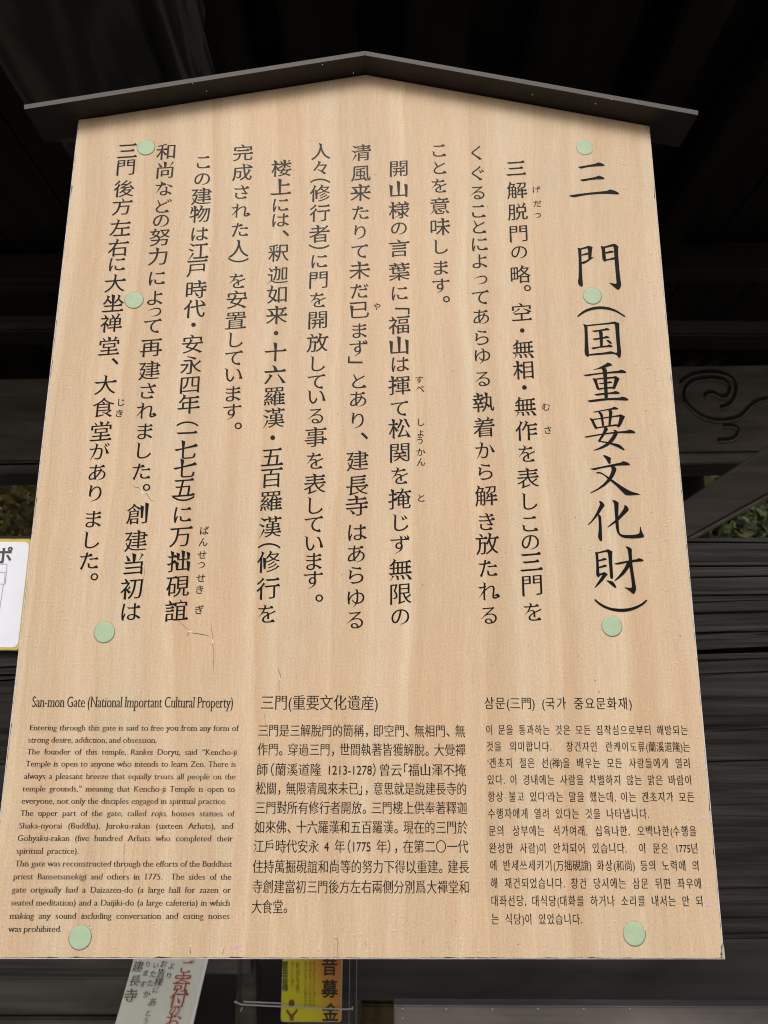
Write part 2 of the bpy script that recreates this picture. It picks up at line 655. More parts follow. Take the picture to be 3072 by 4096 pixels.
ENG_HEAD = ("San-mon Gate (National Important Cultural Property)", 5, 136, 1008, 843)
ENG = [("Entering through this gate is said to free you from any form of", 5, 127, 1030, 943),
 ("strong desire, addiction, and obsession.", 5, 120, 678, 996),
 ("The founder of this temple, Rankei Doryu, said “Kencho-ji", 5, 116, 1024, 1047),
 ("Temple is open to anyone who intends to learn Zen. There is", 5, 110, 1020, 1099),
 ("always a pleasant breeze that equally treats all people on the", 7, 103, 1018, 47),
 ("temple grounds,” meaning that Kencho-ji Temple is open to", 7, 97, 1015, 101),
 ("everyone, not only the disciples engaged in spiritual practice.", 7, 92, 980, 154),
 ("The upper part of the gate, called rojo, houses statues of", 7, 87, 1012, 207),
 ("Shaka-nyorai (Buddha), Juroku-rakan (sixteen Arhats), and", 7, 81, 1008, 261),
 ("Gohyaku-rakan (five hundred Arhats who completed their", 7, 75, 1006, 315),
 ("spiritual practice).", 7, 69, 341, 370),
 ("This gate was reconstructed through the efforts of the Buddhist", 7, 64, 1002, 425),
 ("priest Bansetsusekigi and others in 1775.  The sides of the", 7, 57, 1000, 481),
 ("gate originally had a Daizazen-do (a large hall for zazen or", 7, 51, 997, 538),
 ("seated meditation) and a Daijiki-do (a large cafeteria) in which", 7, 46, 994, 594),
 ("making any sound including conversation and eating noises", 7, 41, 993, 651),
 ("was prohibited.", 7, 36, 267, 708)]
CHI_HEAD = ("三門(重要文化遺産)", 5, 1125, 1635, 822)
CHI = [("三門是三解脫門的簡稱，即空門、無相門、無", 943), ("作門。穿過三門，世間執著皆獲解脫。大覺禪", 1025),
 ("師（蘭溪道隆　1213-1278）曾云「福山渾不掩", 1112), ("松關，無限清風來未已」，意思就是說建長寺的", 1106 + 87),
 ("三門對所有修行者開放。三門樓上供奉著釋迦", 1106 + 170), ("如來佛、十六羅漢和五百羅漢。現在的三門於", 1106 + 254),
 ("江戶時代安永 4 年（1775 年），在第二〇一代", 1106 + 337), ("住持萬掘硯誼和尚等的努力下得以重建。建長", 1106 + 425),
 ("寺創建當初三門後方左右兩側分別爲大禪堂和", 1106 + 512), ("大食堂。", 1106 + 598)]
CHI_X = [(1113, 2010), (1111, 2012), (1108, 2014), (1105, 2017), (1101, 2019), (1098, 2021), (1093, 2024), (1090, 2027), (1088, 2029), (1086, 1262)]
KOR_HEAD = ("삼문(三門) (국가 중요문화재)", 6, 432, 1072, 825)
KOR = [("이 문을 통과하는 것은 모든 집착심으로부터 해방되는", 6, 438, 1315, 940),
 ("것을 의미합니다.  창건자인 란케이도류(蘭溪道隆)는", 6, 441, 1325, 1012),
 ("‘겐초지 절은 선(禅)을 배우는 모든 사람들에게 열려", 6, 446, 1327, 1083),
 ("있다. 이 경내에는 사람을 차별하지 않는 맑은 바람이", 8, 445, 1333, 50),
 ("항상 불고 있다’라는 말을 했는데, 이는 겐초지가 모든", 8, 447, 1343, 123),
 ("수행자에게 열려 있다는 것을 나타냅니다.", 8, 448, 1145, 196),
 ("문의 상부에는 석가여래, 십육나한, 오백나한(수행을", 8, 451, 1353, 270),
 ("완성한 사람)이 안치되어 있습니다.  이 문은 1775년", 8, 453, 1360, 345),
 ("에 반세쓰세키기(万拙硯誼) 화상(和尚) 등의 노력에 의", 8, 456, 1365, 420),
 ("해 재건되었습니다. 창건 당시에는 삼문 뒤편 좌우에", 8, 459, 1375, 497),
 ("대좌선당, 대식당(대화를 하거나 소리를 내서는 안 되", 8, 461, 1382, 573),
 ("는 식당)이 있었습니다.", 8, 463, 857, 652)]
EXTRA = "ポ昔募金ご寄付のお建長寺皆様にあたたかいまことすありがとうるよりI"

allc = "I" + EXTRA + RUBY
for _, s in COLS:
    allc += ''.join(t.split(',')[0].split(':')[-1] for t in s.split())
for t in [ENG_HEAD, CHI_HEAD, KOR_HEAD] + ENG + KOR + CHI:
    allc += t[0]
allc = ''.join(c for c in allc if c not in ' \u3000\n')
load_glyphs(allc)

# ------------------------------------------------------------------ the sign
sign = thing('information_sign', 'tall tan sign board with a dark gabled top, full of text in four languages', 'sign', (0, 0, 0))
W2, HE, HA = 0.45, 1.1846, 1.2755      # half width, eaves height, apex height
YF = 0.0                                # face plane


def outline(dx, jag, step=0.004):
    """outline of the board face, (x, z), pulled in by dx with a ragged edge"""
    pts = [(-W2, 0), (W2, 0), (W2, HE), (0, HA), (-W2, HE)]
    out = []
    for i in range(5):
        a, b = np.array(pts[i]), np.array(pts[(i + 1) % 5])
        L = np.hypot(*(b - a))
        n = max(1, int(L / step)) if i in (0, 1, 4) else 12
        nn = np.array([-(b - a)[1], (b - a)[0]]) / L
        w_ = 0.0
        for k in range(n):
            t = k / n
            if jag and i in (0, 1, 4):
                w_ = .6 * w_ + abs(rng.normal(0, jag)) * .5
                if rng.random() < .02:
                    w_ += jag * 2.5
            q = a + (b - a) * t + nn * (dx + min(w_, 4 * jag + 1e-9))
            out.append((float(q[0]), float(q[1])))
    return out


def flat(name, pts, y, mat, parent, thick=0.0):
    V, F = triangulate([np.array(pts)])
    pr = Print()
    pr.put(V, F, lambda v: v, y)
    return pr.build(name, mat, parent)


prism('panel', outline(0, 0.0), 0.0022, 0.011, M_CORE, sign)
flat('glue_line', outline(0.0010, 0.0004), 0.0012, M_GLUE, sign)


def film_pts():
    o = outline(0.0017, 0.0005)
    # the lower right corner of the film has come away
    c1, c2 = at(2884, 3839), at(2897, 3776)
    keep = [p for p in o if not (p[0] > c1.x and p[1] < c2.z)]
    k = min(range(len(keep)), key=lambda i: (keep[i][0] - c1.x) ** 2 + (keep[i][1]) ** 2)
    j = max(i for i in range(k + 1)) + 1
    tear = [(c1.x + .001, .003), (c1.x - .0005, .006), (c1.x + .0015, .010), (c1.x + .0012, .014), (c1.x + .003, .018)]
    return keep[:j] + tear + keep[j:]


film = flat('printed_film', film_pts(), YF, M_FILM, sign)
film['label'] = 'tan wood-grain film carrying the lettering'
# exposed metal where the corner is torn
flat('bare_corner', [(.4465, .0006), (.4502, .0004), (.4503, .013), (.4492, .0185), (.4478, .0145), (.4470, .010), (.4475, .006)], 0.0009, M_CHIP, sign)

# gable roof of the sign: two boards with grey sawn ends
RK = (HA - HE) / W2
T = 0.0078
for s in (-1, 1):
    xe = 0.5155 if s < 0 else 0.5095
    y0, y1 = -0.0355, 0.0345
    zt = HA + .0004
    a = (0.0 if s > 0 else 0.0, zt)
    pts = [(s * 0.0003, zt), (s * xe, zt - RK * xe), (s * (xe + T * .15), zt - RK * xe + T), (s * 0.0003, zt + T * 1.02)]
    if s > 0:
        pts = pts[::-1]
    o = prism('roof_board', pts, y0 + .0006, y1, M_ROOF, sign, 0.0)
    e = prism('cut_edge', [(p[0], p[1]) for p in pts], y0, y0 + .0004, M_ROOF_EDGE, o, 0.0)
# tiny chips on the roof board
for (px, py) in ((770, 333), (826, 364), (1290, 258), (1413, 291), (2129, 378), (2447, 397), (2543, 408), (2383, 414), (590, 437)):
    p = at(px, py, -0.037)
    V = [(p.x - .0004, -.0366, p.z - .0005), (p.x + .0003, -.0366, p.z - .0006), (p.x + .0004, -.0366, p.z + .0005), (p.x - .0002, -.0366, p.z + .0007)]
    obj('paint_chip', mesh('paint_chip', V, [(0, 1, 2, 3)]), M_WHITE, sign)

YT = -0.0004


def px2(px, py):
    p = at(px, py, 0.0)
    return p.x, p.z


# title, stroke by stroke
TS = 1
TITLE = [
 ((.18083, 2250, 600), ["337,376 520,345 735,303 762,284 790,277 850,290 905,315 930,338 920,356 890,358 760,362 600,375 480,395 405,416",
  "380,660 560,630 735,597 765,580 800,568 860,588 915,612 927,628 918,645 890,651 760,652 600,667 450,697",
  "122,1010 400,968 700,935 995,905 1020,885 1052,877 1130,893 1210,930 1252,962 1240,980 1210,984 1000,972 800,973 560,993 400,1020 240,1052"]),
 ((.18083, 2250, 950), ["325,228 390,240 415,262 418,400 425,600 440,900 452,1050 440,1088 415,1090 370,1065 342,1010 340,960 355,880 358,700 355,480 345,270",
  "385,242 480,218 578,180 668,215 658,250 645,350 640,440 600,480 568,484 570,380 565,300 552,238 480,255 400,276",
  "410,384 500,350 570,330 572,380 500,388 410,406",
  "420,545 500,520 570,480 640,440 688,434 680,450 560,535 475,585 425,583",
  "842,188 870,192 915,205 940,235 945,330 955,400 960,490 965,515 945,538 920,530 885,490 875,430 872,350 865,260",
  "905,205 1000,180 1132,138 1180,158 1238,203 1228,240 1232,400 1250,650 1275,900 1298,1040 1285,1110 1230,1170 1150,1105 1022,998 1060,1008 1160,1028 1190,1018 1193,980 1175,800 1155,560 1148,470 1140,330 1130,210 1118,198 1060,207 930,238",
  "940,332 1010,310 1080,292 1145,315 1100,335 1000,350 945,361", "950,489 1040,470 1130,438 1155,450 1155,487 1060,497 960,515",
  "318,1742 420,1650 520,1590 650,1545 780,1527 900,1527 1040,1550 1180,1603 1300,1680 1394,1745 1375,1763 1260,1690 1150,1635 1020,1600 880,1582 760,1585 620,1612 500,1657 420,1705 345,1760"]),
 ((.15069, 2300, 1270), ["213,175 240,178 280,190 325,205 332,300 345,600 365,900 372,1020 350,1050 310,1035 270,985 250,930 255,800 255,500 245,240",
  "290,200 500,180 800,148 1010,118 1050,105 1110,130 1180,160 1172,195 1178,400 1200,700 1228,930 1210,1050 1180,1080 1150,1058 1100,985 1118,925 1108,780 1090,560 1070,320 1058,195 1030,168 900,180 600,205 310,237",
  "355,971 560,950 780,930 950,893 1080,942 1120,922 1140,1020 1105,1000 1050,972 990,965 760,985 560,1000 360,1016",
  "430,355 600,335 780,300 830,278 890,295 922,322 905,338 800,345 650,365 520,390",
  "460,562 640,545 750,520 820,492 880,505 920,535 905,548 800,552 680,575 520,600 485,590",
  "415,805 600,780 740,755 860,742 890,716 960,735 1005,768 985,788 860,788 660,800 560,825 490,848",
  "625,372 690,355 735,385 738,560 738,770 665,785 655,600 640,440", "818,595 920,610 960,660 978,700 965,712 900,680 850,630"]),
 ((.15069, 2300, 1430), ["482,322 600,285 720,225 830,165 845,135 890,138 950,162 993,203 975,217 880,245 790,275 700,295 600,315 495,328",
  "213,465 450,432 740,395 1000,368 1160,350 1210,325 1290,340 1350,375 1362,402 1345,415 1150,415 900,425 700,440 500,465 290,503",
  "700,290 790,265 840,310 855,500 860,800 875,1090 780,1095 770,800 750,500 735,360",
  "458,550 500,555 570,560 580,600 610,730 645,835 630,868 600,858 570,820 530,700 490,610",
  "500,565 700,540 900,520 1010,510 1080,490 1187,565 1150,630 1095,760 1060,830 1030,843 990,825 1000,770 1020,700 1048,575 1040,553 900,565 700,575 560,590",
  "610,688 760,667 860,655 910,630 960,640 992,663 975,677 860,688 760,700 680,705", "630,817 780,802 1010,773 1015,822 860,828 740,838 630,862",
  "500,980 640,955 780,938 920,930 1000,915 1060,890 1120,900 1185,940 1185,960 1150,970 1000,970 860,975 700,995 580,1013",
  "315,1145 560,1110 780,1083 1000,1075 1180,1065 1250,1040 1330,1060 1405,1100 1412,1122 1395,1142 1300,1140 1100,1130 900,1130 700,1150 540,1172 400,1188"]),
 ((.15069, 2300, 1610), ["465,245 650,215 850,175 980,145 1030,112 1100,130 1155,165 1140,185 1000,193 850,210 650,240 525,270",
  "605,250 660,235 715,285 742,330 755,450 775,630 720,640 700,520 680,400 660,330", "880,208 945,190 995,240 985,350 960,500 940,622 885,628 890,450 900,350 898,250",
  "378,415 420,418 470,435 495,460 530,560 580,650 598,690 575,712 530,695 490,630 440,510",
  "460,440 700,405 900,372 1100,342 1160,330 1208,312 1270,340 1328,378 1310,410 1240,560 1190,645 1155,662 1095,628 1140,560 1160,480 1180,378 1170,375 1000,393 800,420 490,465",
  "570,654 760,632 940,600 1080,578 1135,590 1125,635 1080,625 900,640 720,668 580,690",
  "770,655 830,650 870,700 873,720 830,790 760,900 680,1010 690,1022 880,1050 1000,1080 1140,1103 1210,1140 1270,1200 1318,1250 1308,1272 1270,1262 1120,1185 930,1105 800,1070 660,1045 635,1053 612,1025 615,1000 650,950 720,830 770,690",
  "1008,720 1060,725 1110,755 1150,800 1110,880 1060,970 960,1085 840,1170 700,1230 560,1270 490,1272 495,1262 620,1210 760,1130 870,1050 960,930 1030,820 1050,780 1025,750",
  "238,910 440,872 700,828 1020,783 1200,767 1370,750 1400,735 1450,720 1530,745 1590,780 1600,805 1575,820 1350,815 1150,812 950,828 700,860 500,895 305,935"]),
 ((.15069, 2330, 1800), ["535,150 560,135 600,138 700,180 755,215 748,260 748,345 735,365 710,370 685,355 660,315 625,245 590,205",
  "185,497 300,483 600,420 850,365 1010,335 1070,295 1150,312 1220,345 1262,388 1250,405 1180,410 1000,412 840,430 600,470 450,500 305,540",
  "745,435 840,428 905,495 890,560 840,680 740,820 600,950 420,1060 210,1155 195,1145 220,1125 400,1020 540,910 640,800 720,680 765,560 770,480",
  "352,600 400,583 470,587 560,630 690,720 780,780 900,865 1040,960 1180,1045 1300,1105 1420,1140 1500,1165 1527,1180 1510,1190 1380,1200 1240,1208 1145,1198 1100,1160 1000,1060 880,940 745,830 670,768 570,675 500,635 440,620 390,628"]),
 ((.16275, 2330, 1990), ["400,88 450,88 490,115 550,195 500,260 405,405 360,465 250,590 150,680 130,675 135,655 200,590 280,480 360,330 420,190 430,150 405,110",
  "380,440 400,400 450,460 460,500 470,700 485,1030 475,1065 452,1080 425,1068 380,975 378,930 395,800 395,600",
  "715,68 790,68 850,98 890,130 885,180 880,400 885,600 900,820 925,890 1000,920 1200,925 1360,900 1400,860 1412,715 1430,715 1450,820 1510,940 1508,970 1490,985 1350,1003 1200,1008 1050,1000 950,970 880,910 835,820 810,680 800,500 785,300 775,160 755,110",
  "1020,190 1040,185 1090,210 1130,270 1132,310 1110,345 1000,450 890,562 795,630 700,690 620,738 605,728 620,715 700,640 810,550 890,450 960,350 1030,240"]),
 ((.16576, 2350, 2160), ["182,282 230,293 258,330 265,500 280,700 290,860 285,895 265,903 225,875 205,830 210,650 205,500 190,330",
  "225,298 340,268 450,240 490,222 540,245 600,275 602,300 590,350 600,600 620,900 612,930 585,940 555,925 540,880 525,650 500,400 488,310 460,290 380,300 245,333",
  "255,477 330,462 400,428 440,440 467,462 450,483 380,495 255,522", "265,648 340,625 410,590 455,605 470,630 440,645 370,665 268,680",
  "275,810 350,795 395,768 445,795 493,828 450,870 370,980 290,1060 185,1155 165,1150 200,1090 280,970 365,840 330,850 280,867",
  "443,968 520,980 600,998 650,1050 698,1140 690,1155 665,1155 600,1110 520,1040",
  "625,570 800,530 1000,492 1120,475 1195,460 1230,435 1300,455 1350,485 1352,505 1310,518 1080,535 900,558 720,597",
  "905,155 960,158 1030,185 1070,230 1065,280 1075,480 1085,620 1120,850 1172,1170 1165,1220 1125,1308 1090,1295 1000,1220 882,1142 900,1140 1040,1160 1070,1140 1060,1000 1040,850 1010,650 990,400 965,230 940,190",
  "940,560 1010,530 1020,640 980,700 890,820 760,930 640,1000 630,990 700,920 800,800 890,670",
  "153,1445 180,1420 300,1520 450,1600 600,1645 800,1660 1000,1645 1180,1590 1300,1530 1420,1432 1447,1460 1350,1560 1200,1650 1050,1705 900,1733 750,1733 600,1710 400,1640 260,1550"]),
]


def chaikin(p):
    out = []
    n = len(p)
    for i in range(n):
        a, b = np.array(p[i]), np.array(p[(i + 1) % n])
        out += [tuple(a * .82 + b * .18), tuple(a * .18 + b * .82)]
    return out


for (sc, ox, oy), strokes in TITLE:
    pr = Print()
    for k, s in enumerate(strokes):
        q = []
        for t in s.split():
            x, y = (float(v) for v in t.split(','))
            q.append(px2(ox + x * sc, oy + y * sc))
        q = np.array(chaikin(q))
        if area(q) < 0:
            q = q[::-1]
        V, F = triangulate([q])
        pr.put(V, F, lambda v: v, YT - .00004 * k)
    pr.build('title_character', M_INK, sign)

# body columns
EM = 0.0325
SMALL = 'っょ'
for name, s in COLS:
    data = parse(s)
    pts = [(c, *px2(x, y)) for c, x, y in data]
    main = [(z, x) for c, x, z in pts if c not in '。、「」（）・']
    A = np.polyfit([m[0] for m in main], [m[1] for m in main], 1)
    pr = Print()
    for k, (c, x, z) in enumerate(pts):
        xf = A[0] * z + A[1]
        y = YT - .00003 * (k % 3)
        kanji = ord(c) > 0x3400 and c not in '一'
        if c == '。':
            pr.cell(c, x + EM * .28, z + EM * .27, EM, EM, 'ruby', y)
        elif c == '、':
            pr.cell(c, x + EM * .28, z + EM * .27, EM * 1.1, EM * 1.1, 'plain', y)
        elif c in '（）':
            f_ = 1 if c == '（' else -1
            pr.cell(c, xf, z + f_ * EM * .20, EM, EM * .85, 'plain', y, rot=-90)
        elif c == '「':
            pr.cell(c, xf, z + EM * .24, EM, EM, 'plain', y, rot=-90)
        elif c == '」':
            pr.cell(c, xf, z - EM * .24, EM, EM, 'plain', y, rot=-90)
        elif c == '・':
            pr.cell(c, xf, z, EM * .95, EM * .95, 'plain', y)
        elif c in SMALL:
            pr.cell(c, xf + EM * .03, z + EM * .05, EM * .86, EM * .86, 'brush', y, shear=.04)
        elif kanji:
            pr.cell(c, xf, z, EM, EM * .96, 'brush', y, shear=.095)
        else:
            pr.cell(c, xf, z, EM * .89, EM * .86, 'brush', y, shear=.06)
    pr.build('text_column', M_INK, sign)
kana = parse(RUBY)
k = 0
for cnt_ in (3, 1, 1, 2, 4 + 1, 1, 1, 2, 4, 2, 1):
    pr = Print()
    for c, x, y in kana[k:k + cnt_]:
        X, Z = px2(x, y)
        pr.cell(c, X, Z, .0130, .0130, 'ruby', YT, shear=.04)
    pr.build('reading_aid_kana', M_INK, sign)
    k += cnt_


def adv(c, hs):
    return CH[c][1]


def hline(pr, text, pl, pr_, size, hs, mode, base=None, center=False, spacef=.28, italic=None, fit='gap', cjk=1.0):
    """one line of horizontal text between two pixels; spaces take up the slack"""
    xl, z = px2(*pl)
    xr, _ = px2(*pr_)
    widths = []
    for i, c in enumerate(text):
        if c in ' \u3000':
            widths.append(spacef)
        elif ord(c) > 0x2E7F:
            wd = cjk
            if fit == 'cjk':
                wd = .84 if c in '，、。' else (.5 if c in '」「' else (.56 if c in '（）' else 1.0))
            widths.append(wd)
        elif mode == 'ming' or mode == 'hangul':
            widths.append(CH[c][1] * .9)
        else:
            widths.append(CH[c][1])
    ns = sum(1 for c in text if c in ' \u3000')
    tot = sum(wd for wd, c in zip(widths, text) if c not in ' \u3000') * size * hs
    if fit == 'gap' and ns:
        gap = (xr - xl - tot) / ns
        k = 1.0
    else:
        allw = tot + ns * spacef * size * hs
        k = (xr - xl) / allw
        gap = spacef * size * hs * k
    x = xl
    for i, (c, wd) in enumerate(zip(text, widths)):
        if c in ' \u3000':
            x += gap
            continue
        y = YT - .00003 * (i % 3)
        if ord(c) > 0x2E7F:
            V, F = glyph(c, 'plain' if c in '「」（），、。' else mode)
            w_ = wd * size * hs * k
            sx = size * hs * k * (1.0 if fit != 'gap' else cjk)
            cxm = .5
            if c in '，、。':
                cxm = .40
            elif c in '（「':
                cxm = .73
            elif c in '）」':
                cxm = .30
            U = V - np.array([cxm, .38])
            dz = 0 if center else size * .36
            pr.put(V, F, lambda v, U=U, sx=sx: np.stack([x + w_ / 2 + U[:, 0] * sx, z + dz + U[:, 1] * size], 1), y)
            x += w_
        else:
            lm = 'latin' if mode == 'latin' else 'plain'
            V, F = glyph(c, lm)
            sx = size * hs * k * (.9 if mode in ('ming', 'hangul') else 1)
            b = -.36 * size if center else 0
            sh = .22 if (italic and italic[0] <= i < italic[1]) else 0
            sz = size * (.95 if mode in ('ming', 'hangul') else 1)
            pr.put(V, F, lambda v, sx=sx: np.stack([x + (v[:, 0] + sh * v[:, 1]) * sx, z + b + v[:, 1] * sz], 1), y)
            x += wd * size * hs * k
    return gap


def block(lines, size, hs, mode, name, label, **kw):
    pr = Print()
    for t, r, x0, x1, y in lines:
        g = hline(pr, t, RP(r, x0, y), RP(r, x1, y), size, hs, mode, **kw)
        print('LINE %.2f %s' % (g / (size * hs), t[:30]))
    return pr.build(name, M_INK_SMALL, sign, label)


block([ENG_HEAD], .0200, .60, 'latin', 'heading_line', 'English heading line in condensed serif letters')
pr = Print()
for t, r, x0, x1, y in ENG:
    it = None
    if 'rojo' in t:
        it = (t.index('rojo'), t.index('rojo') + 4)
    g = hline(pr, t, RP(r, x0, y), RP(r, x1, y), .0101, 1.04, 'latin', italic=it)
    print('LINE %.2f %s' % (g / .0101 / .97, t[:30]))
pr.build('paragraph', M_INK_SMALL, sign, 'English paragraph')
block([CHI_HEAD], .0205, .86, 'ming', 'heading_line', 'Chinese heading line', center=True, fit='cjk')
pr = Print()
for (t, y), (x0, x1) in zip(CHI, CHI_X):
    hline(pr, t, RP(5, x0, y), RP(5, x1, y), .0166, .88, 'ming', center=True, fit='cjk', spacef=.45)
pr.build('paragraph', M_INK_SMALL, sign, 'Chinese paragraph')
block([KOR_HEAD], .0166, .92, 'hangul', 'heading_line', 'Korean heading line', center=True, cjk=.95)
block(KOR, .0134, .82, 'hangul', 'paragraph', 'Korean paragraph', center=True, cjk=.95)

# round green stickers over the screws
STK = [(1, 631, 637), (2, 867, 637), (3, 579, 190), (4, 900, 172), (5, 451, 520), (6, 984, 493), (7, 346, 732), (8, 1081, 716)]
for k, (r, x, y) in enumerate(STK):
    X, Z = px2(*RP(r, x, y))
    n = 40
    rad = .01365
    rings = [(0, .0007), (.3, .0006), (.5, .0005), (.9, .0005), (1.0, .0004), (1.0, .00005)]
    V, F = [], []
    for q, (rr, h) in enumerate(rings):
        for t in range(n):
            a = 2 * math.pi * t / n
            f = rr * rad
            if k == 1 and rr > .6:      # chipped rim
                d = (a - math.pi + math.pi) % (2 * math.pi) - math.pi
                if abs(d) < .28:
                    f *= 1 - .16 * (1 - abs(d) / .28) ** .5
            hh = h + .00006 * math.sin(3 * a + k) * (rr > .2) * (rr < 1)
            V.append((f * math.cos(a + math.pi if k == 1 else a), -hh, f * math.sin(a)))
    for q in range(len(rings) - 1):
        for t in range(n):
            F.append((q * n + t, q * n + (t + 1) % n, (q + 1) * n + (t + 1) % n, (q + 1) * n + t))
    bm = bmesh.new()
    me = mesh('sticker', V, F, True)
    bm.from_mesh(me)
    bmesh.ops.remove_doubles(bm, verts=bm.verts, dist=1e-6)
    bmesh.ops.recalc_face_normals(bm, faces=bm.faces)
    bm.to_mesh(me)
    bm.free()
    me.polygons.foreach_set('use_smooth', [True] * len(me.polygons))
    o = obj('sticker', me, M_STICK, sign, (X, 0, Z))
    o['label'] = ('pale green round sticker ' + ['left of the upper text', 'above the title with a chipped rim', 'between the two leftmost columns', 'under the second title character',
                  'below the leftmost columns', 'under the title', 'at the lower left corner', 'at the lower right corner'][k])
    # thin brown dirt ring round the sticker
    rr = rad * 1.03
    V = [(rr * math.cos(2 * math.pi * t / n) + X + .0001, -.00025, rr * math.sin(2 * math.pi * t / n) + Z - .0002) for t in range(n)]
    if k != 1:
        me = mesh('dirt_ring', [(a - X, b, c - Z) for a, b, c in V], [tuple(range(n))[::-1]])
        obj('dirt_ring', me, M_GLUE, o)

# cracks, tears and blisters in the film
M_CRACK = plain('dark_crack', (.15, .10, .075), 0.8, 0.2)


def sliver(pts, wd, mat, name, y=-.0003):
    P = [np.array(px2(*p)) for p in pts]
    L, Rr = [], []
    for i, p in enumerate(P):
        d = P[min(i + 1, len(P) - 1)] - P[max(i - 1, 0)]
        d /= np.hypot(*d)
        nrm = np.array([-d[1], d[0]])
        k = wd * .75 * (.2 if i in (0, len(P) - 1) else rng.uniform(.5, 1.1))
        L.append(p + nrm * k)
        Rr.append(p - nrm * k)
    q = L + Rr[::-1]
    m_ = len(P)
    V = [(a[0], y, a[1]) for a in q]
    F = [(i, i + 1, 2 * m_ - 2 - i, 2 * m_ - 1 - i) for i in range(m_ - 1)]
    return obj(name, mesh(name, V, F), mat, sign)


def wob(a, b, n, amp):
    a, b = np.array(a, float), np.array(b, float)
    d = b - a
    nn = np.array([-d[1], d[0]]) / np.hypot(*d)
    return [tuple(a + d * t / n + nn * (rng.normal(0, amp) if 0 < t < n else 0)) for t in range(n + 1)]


for a, b, n, wd in (((528, 1941), (575, 1968), 4, .0005), ((575, 1968), (617, 2006), 4, .0006), ((712, 2480), (755, 2524), 4, .0005),
                    ((755, 2524), (840, 2544), 5, .0006), ((745, 2545), (757, 2524), 2, .0006), ((846, 2496), (851, 2560), 5, .0004), ((851, 2560), (853, 2690), 7, .0004),
                    ((1111, 2672), (1121, 2715), 4, .0004), ((1121, 2715), (1116, 2772), 4, .0003), ((1055, 2845), (1074, 2970), 8, .0003),
                    ((499, 3370), (495, 3420), 5, .0004), ((497, 3430), (493, 3510), 6, .0004), ((760, 3795), (763, 3818), 3, .0006), ((897, 3793), (890, 3818), 3, .0005),
                    ((1350, 3745), (1353, 3838), 7, .0004), ((1464, 3762), (1466, 3790), 3, .0003), ((1692, 3755), (1693, 3775), 2, .0003), ((1795, 3785), (1797, 3800), 2, .0003),
                    ((2560, 800), (2625, 880), 2, .00015), ((545, 660), (545, 690), 2, .0002), ((833, 975), (845, 1010), 3, .0005), ((575, 2255), (568, 2390), 7, .0003),
                    ((2572, 496), (2604, 545), 4, .0004), ((1690, 3420), (1692, 3440), 2, .0003), ((1227, 545), (1240, 568), 2, .0004)):
    sliver(wob(a, b, n, 2.2), wd, M_CRACK, 'crack')
for a, b, wd in (((745, 2522), (782, 2530), .0012), ((560, 1962), (583, 1975), .0012), ((1229, 550), (1236, 562), .0009), ((848, 2555), (853, 2575), .0009),
                 ((1115, 2705), (1124, 2722), .0008), ((791, 832), (800, 842), .0008), ((570, 2262), (577, 2270), .001), ((833, 978), (840, 992), .0008),
                 ((280, 1963), (288, 1968), .0009), ((278, 1548), (283, 1552), .0009)):
    sliver([a, ((a[0] + b[0]) / 2, (a[1] + b[1]) / 2 + 2), b], wd, M_WHITE, 'flaked_spot', -.0006)
for r, x, y, rad in ((7, 1027, 768, .0055), (8, 1385, 218, .0042), (8, 1400, 588, .0042), (6, 1285, 595, .003)):
    X, Z = px2(*RP(r, x, y))
    V = [(X, -.0008, Z)]
    for t in range(16):
        a = 2 * math.pi * t / 16
        f = rad * rng.uniform(.7, 1.1)
        V.append((X + f * math.cos(a), -.0001, Z + .85 * f * math.sin(a)))
    obj('pink_blister', mesh('pink_blister', V, [(0, 1 + (t + 1) % 16, 1 + t) for t in range(16)], True), M_PINK, sign)
# small blisters of the film along its edges and foot: one joined part
V, F = [], []
for k in range(150):
    if k < 50:
        x, z = W2 - rng.uniform(.004, .05), rng.uniform(.1, 1.15)
    elif k < 95:
        x, z = -W2 + rng.uniform(.004, .06), rng.uniform(.02, 1.12)
    elif k < 130:
        x, z = rng.uniform(-.44, .44), rng.uniform(.005, .05)
    else:
        x, z = rng.uniform(-.44, .44), rng.uniform(.05, 1.1)
    rx, rz, h = rng.uniform(.0015, .0050), rng.uniform(.0010, .0030), rng.uniform(.0002, .0006)
    b = len(V)
    V.append((x, -h, z))
    for q, hh in ((.5, .7), (1, .0)):
        for t in range(10):
            a = 2 * math.pi * t / 10
            V.append((x + rx * q * math.cos(a), -h * hh + .0001 * (q == 1), z + rz * q * math.sin(a)))
    for t in range(10):
        F.append((b, b + 1 + (t + 1) % 10, b + 1 + t))
        F.append((b + 1 + t, b + 1 + (t + 1) % 10, b + 11 + (t + 1) % 10, b + 11 + t))
o = obj('film_blisters', mesh('film_blisters', V, F, True), M_FILM, sign)
o['kind'] = 'stuff'

# ------------------------------------------------------------------ plank fence right behind the sign
M_PLANK = dark_wood('charred_weathered_plank', (.006, .006, .006), (.030, .0295, .0305), 'x', 0.8, 130, 0.7, 0.25)
M_PLANK_FAR = dark_wood('dull_dark_board', (.045, .045, .043), (.090, .089, .085), 'x', 0.7, 40, 0.3, 0.3)
fence = thing('plank_fence', 'black weathered horizontal timbers of the gate fence right behind the sign', 'fence', (0, .05, GROUND))


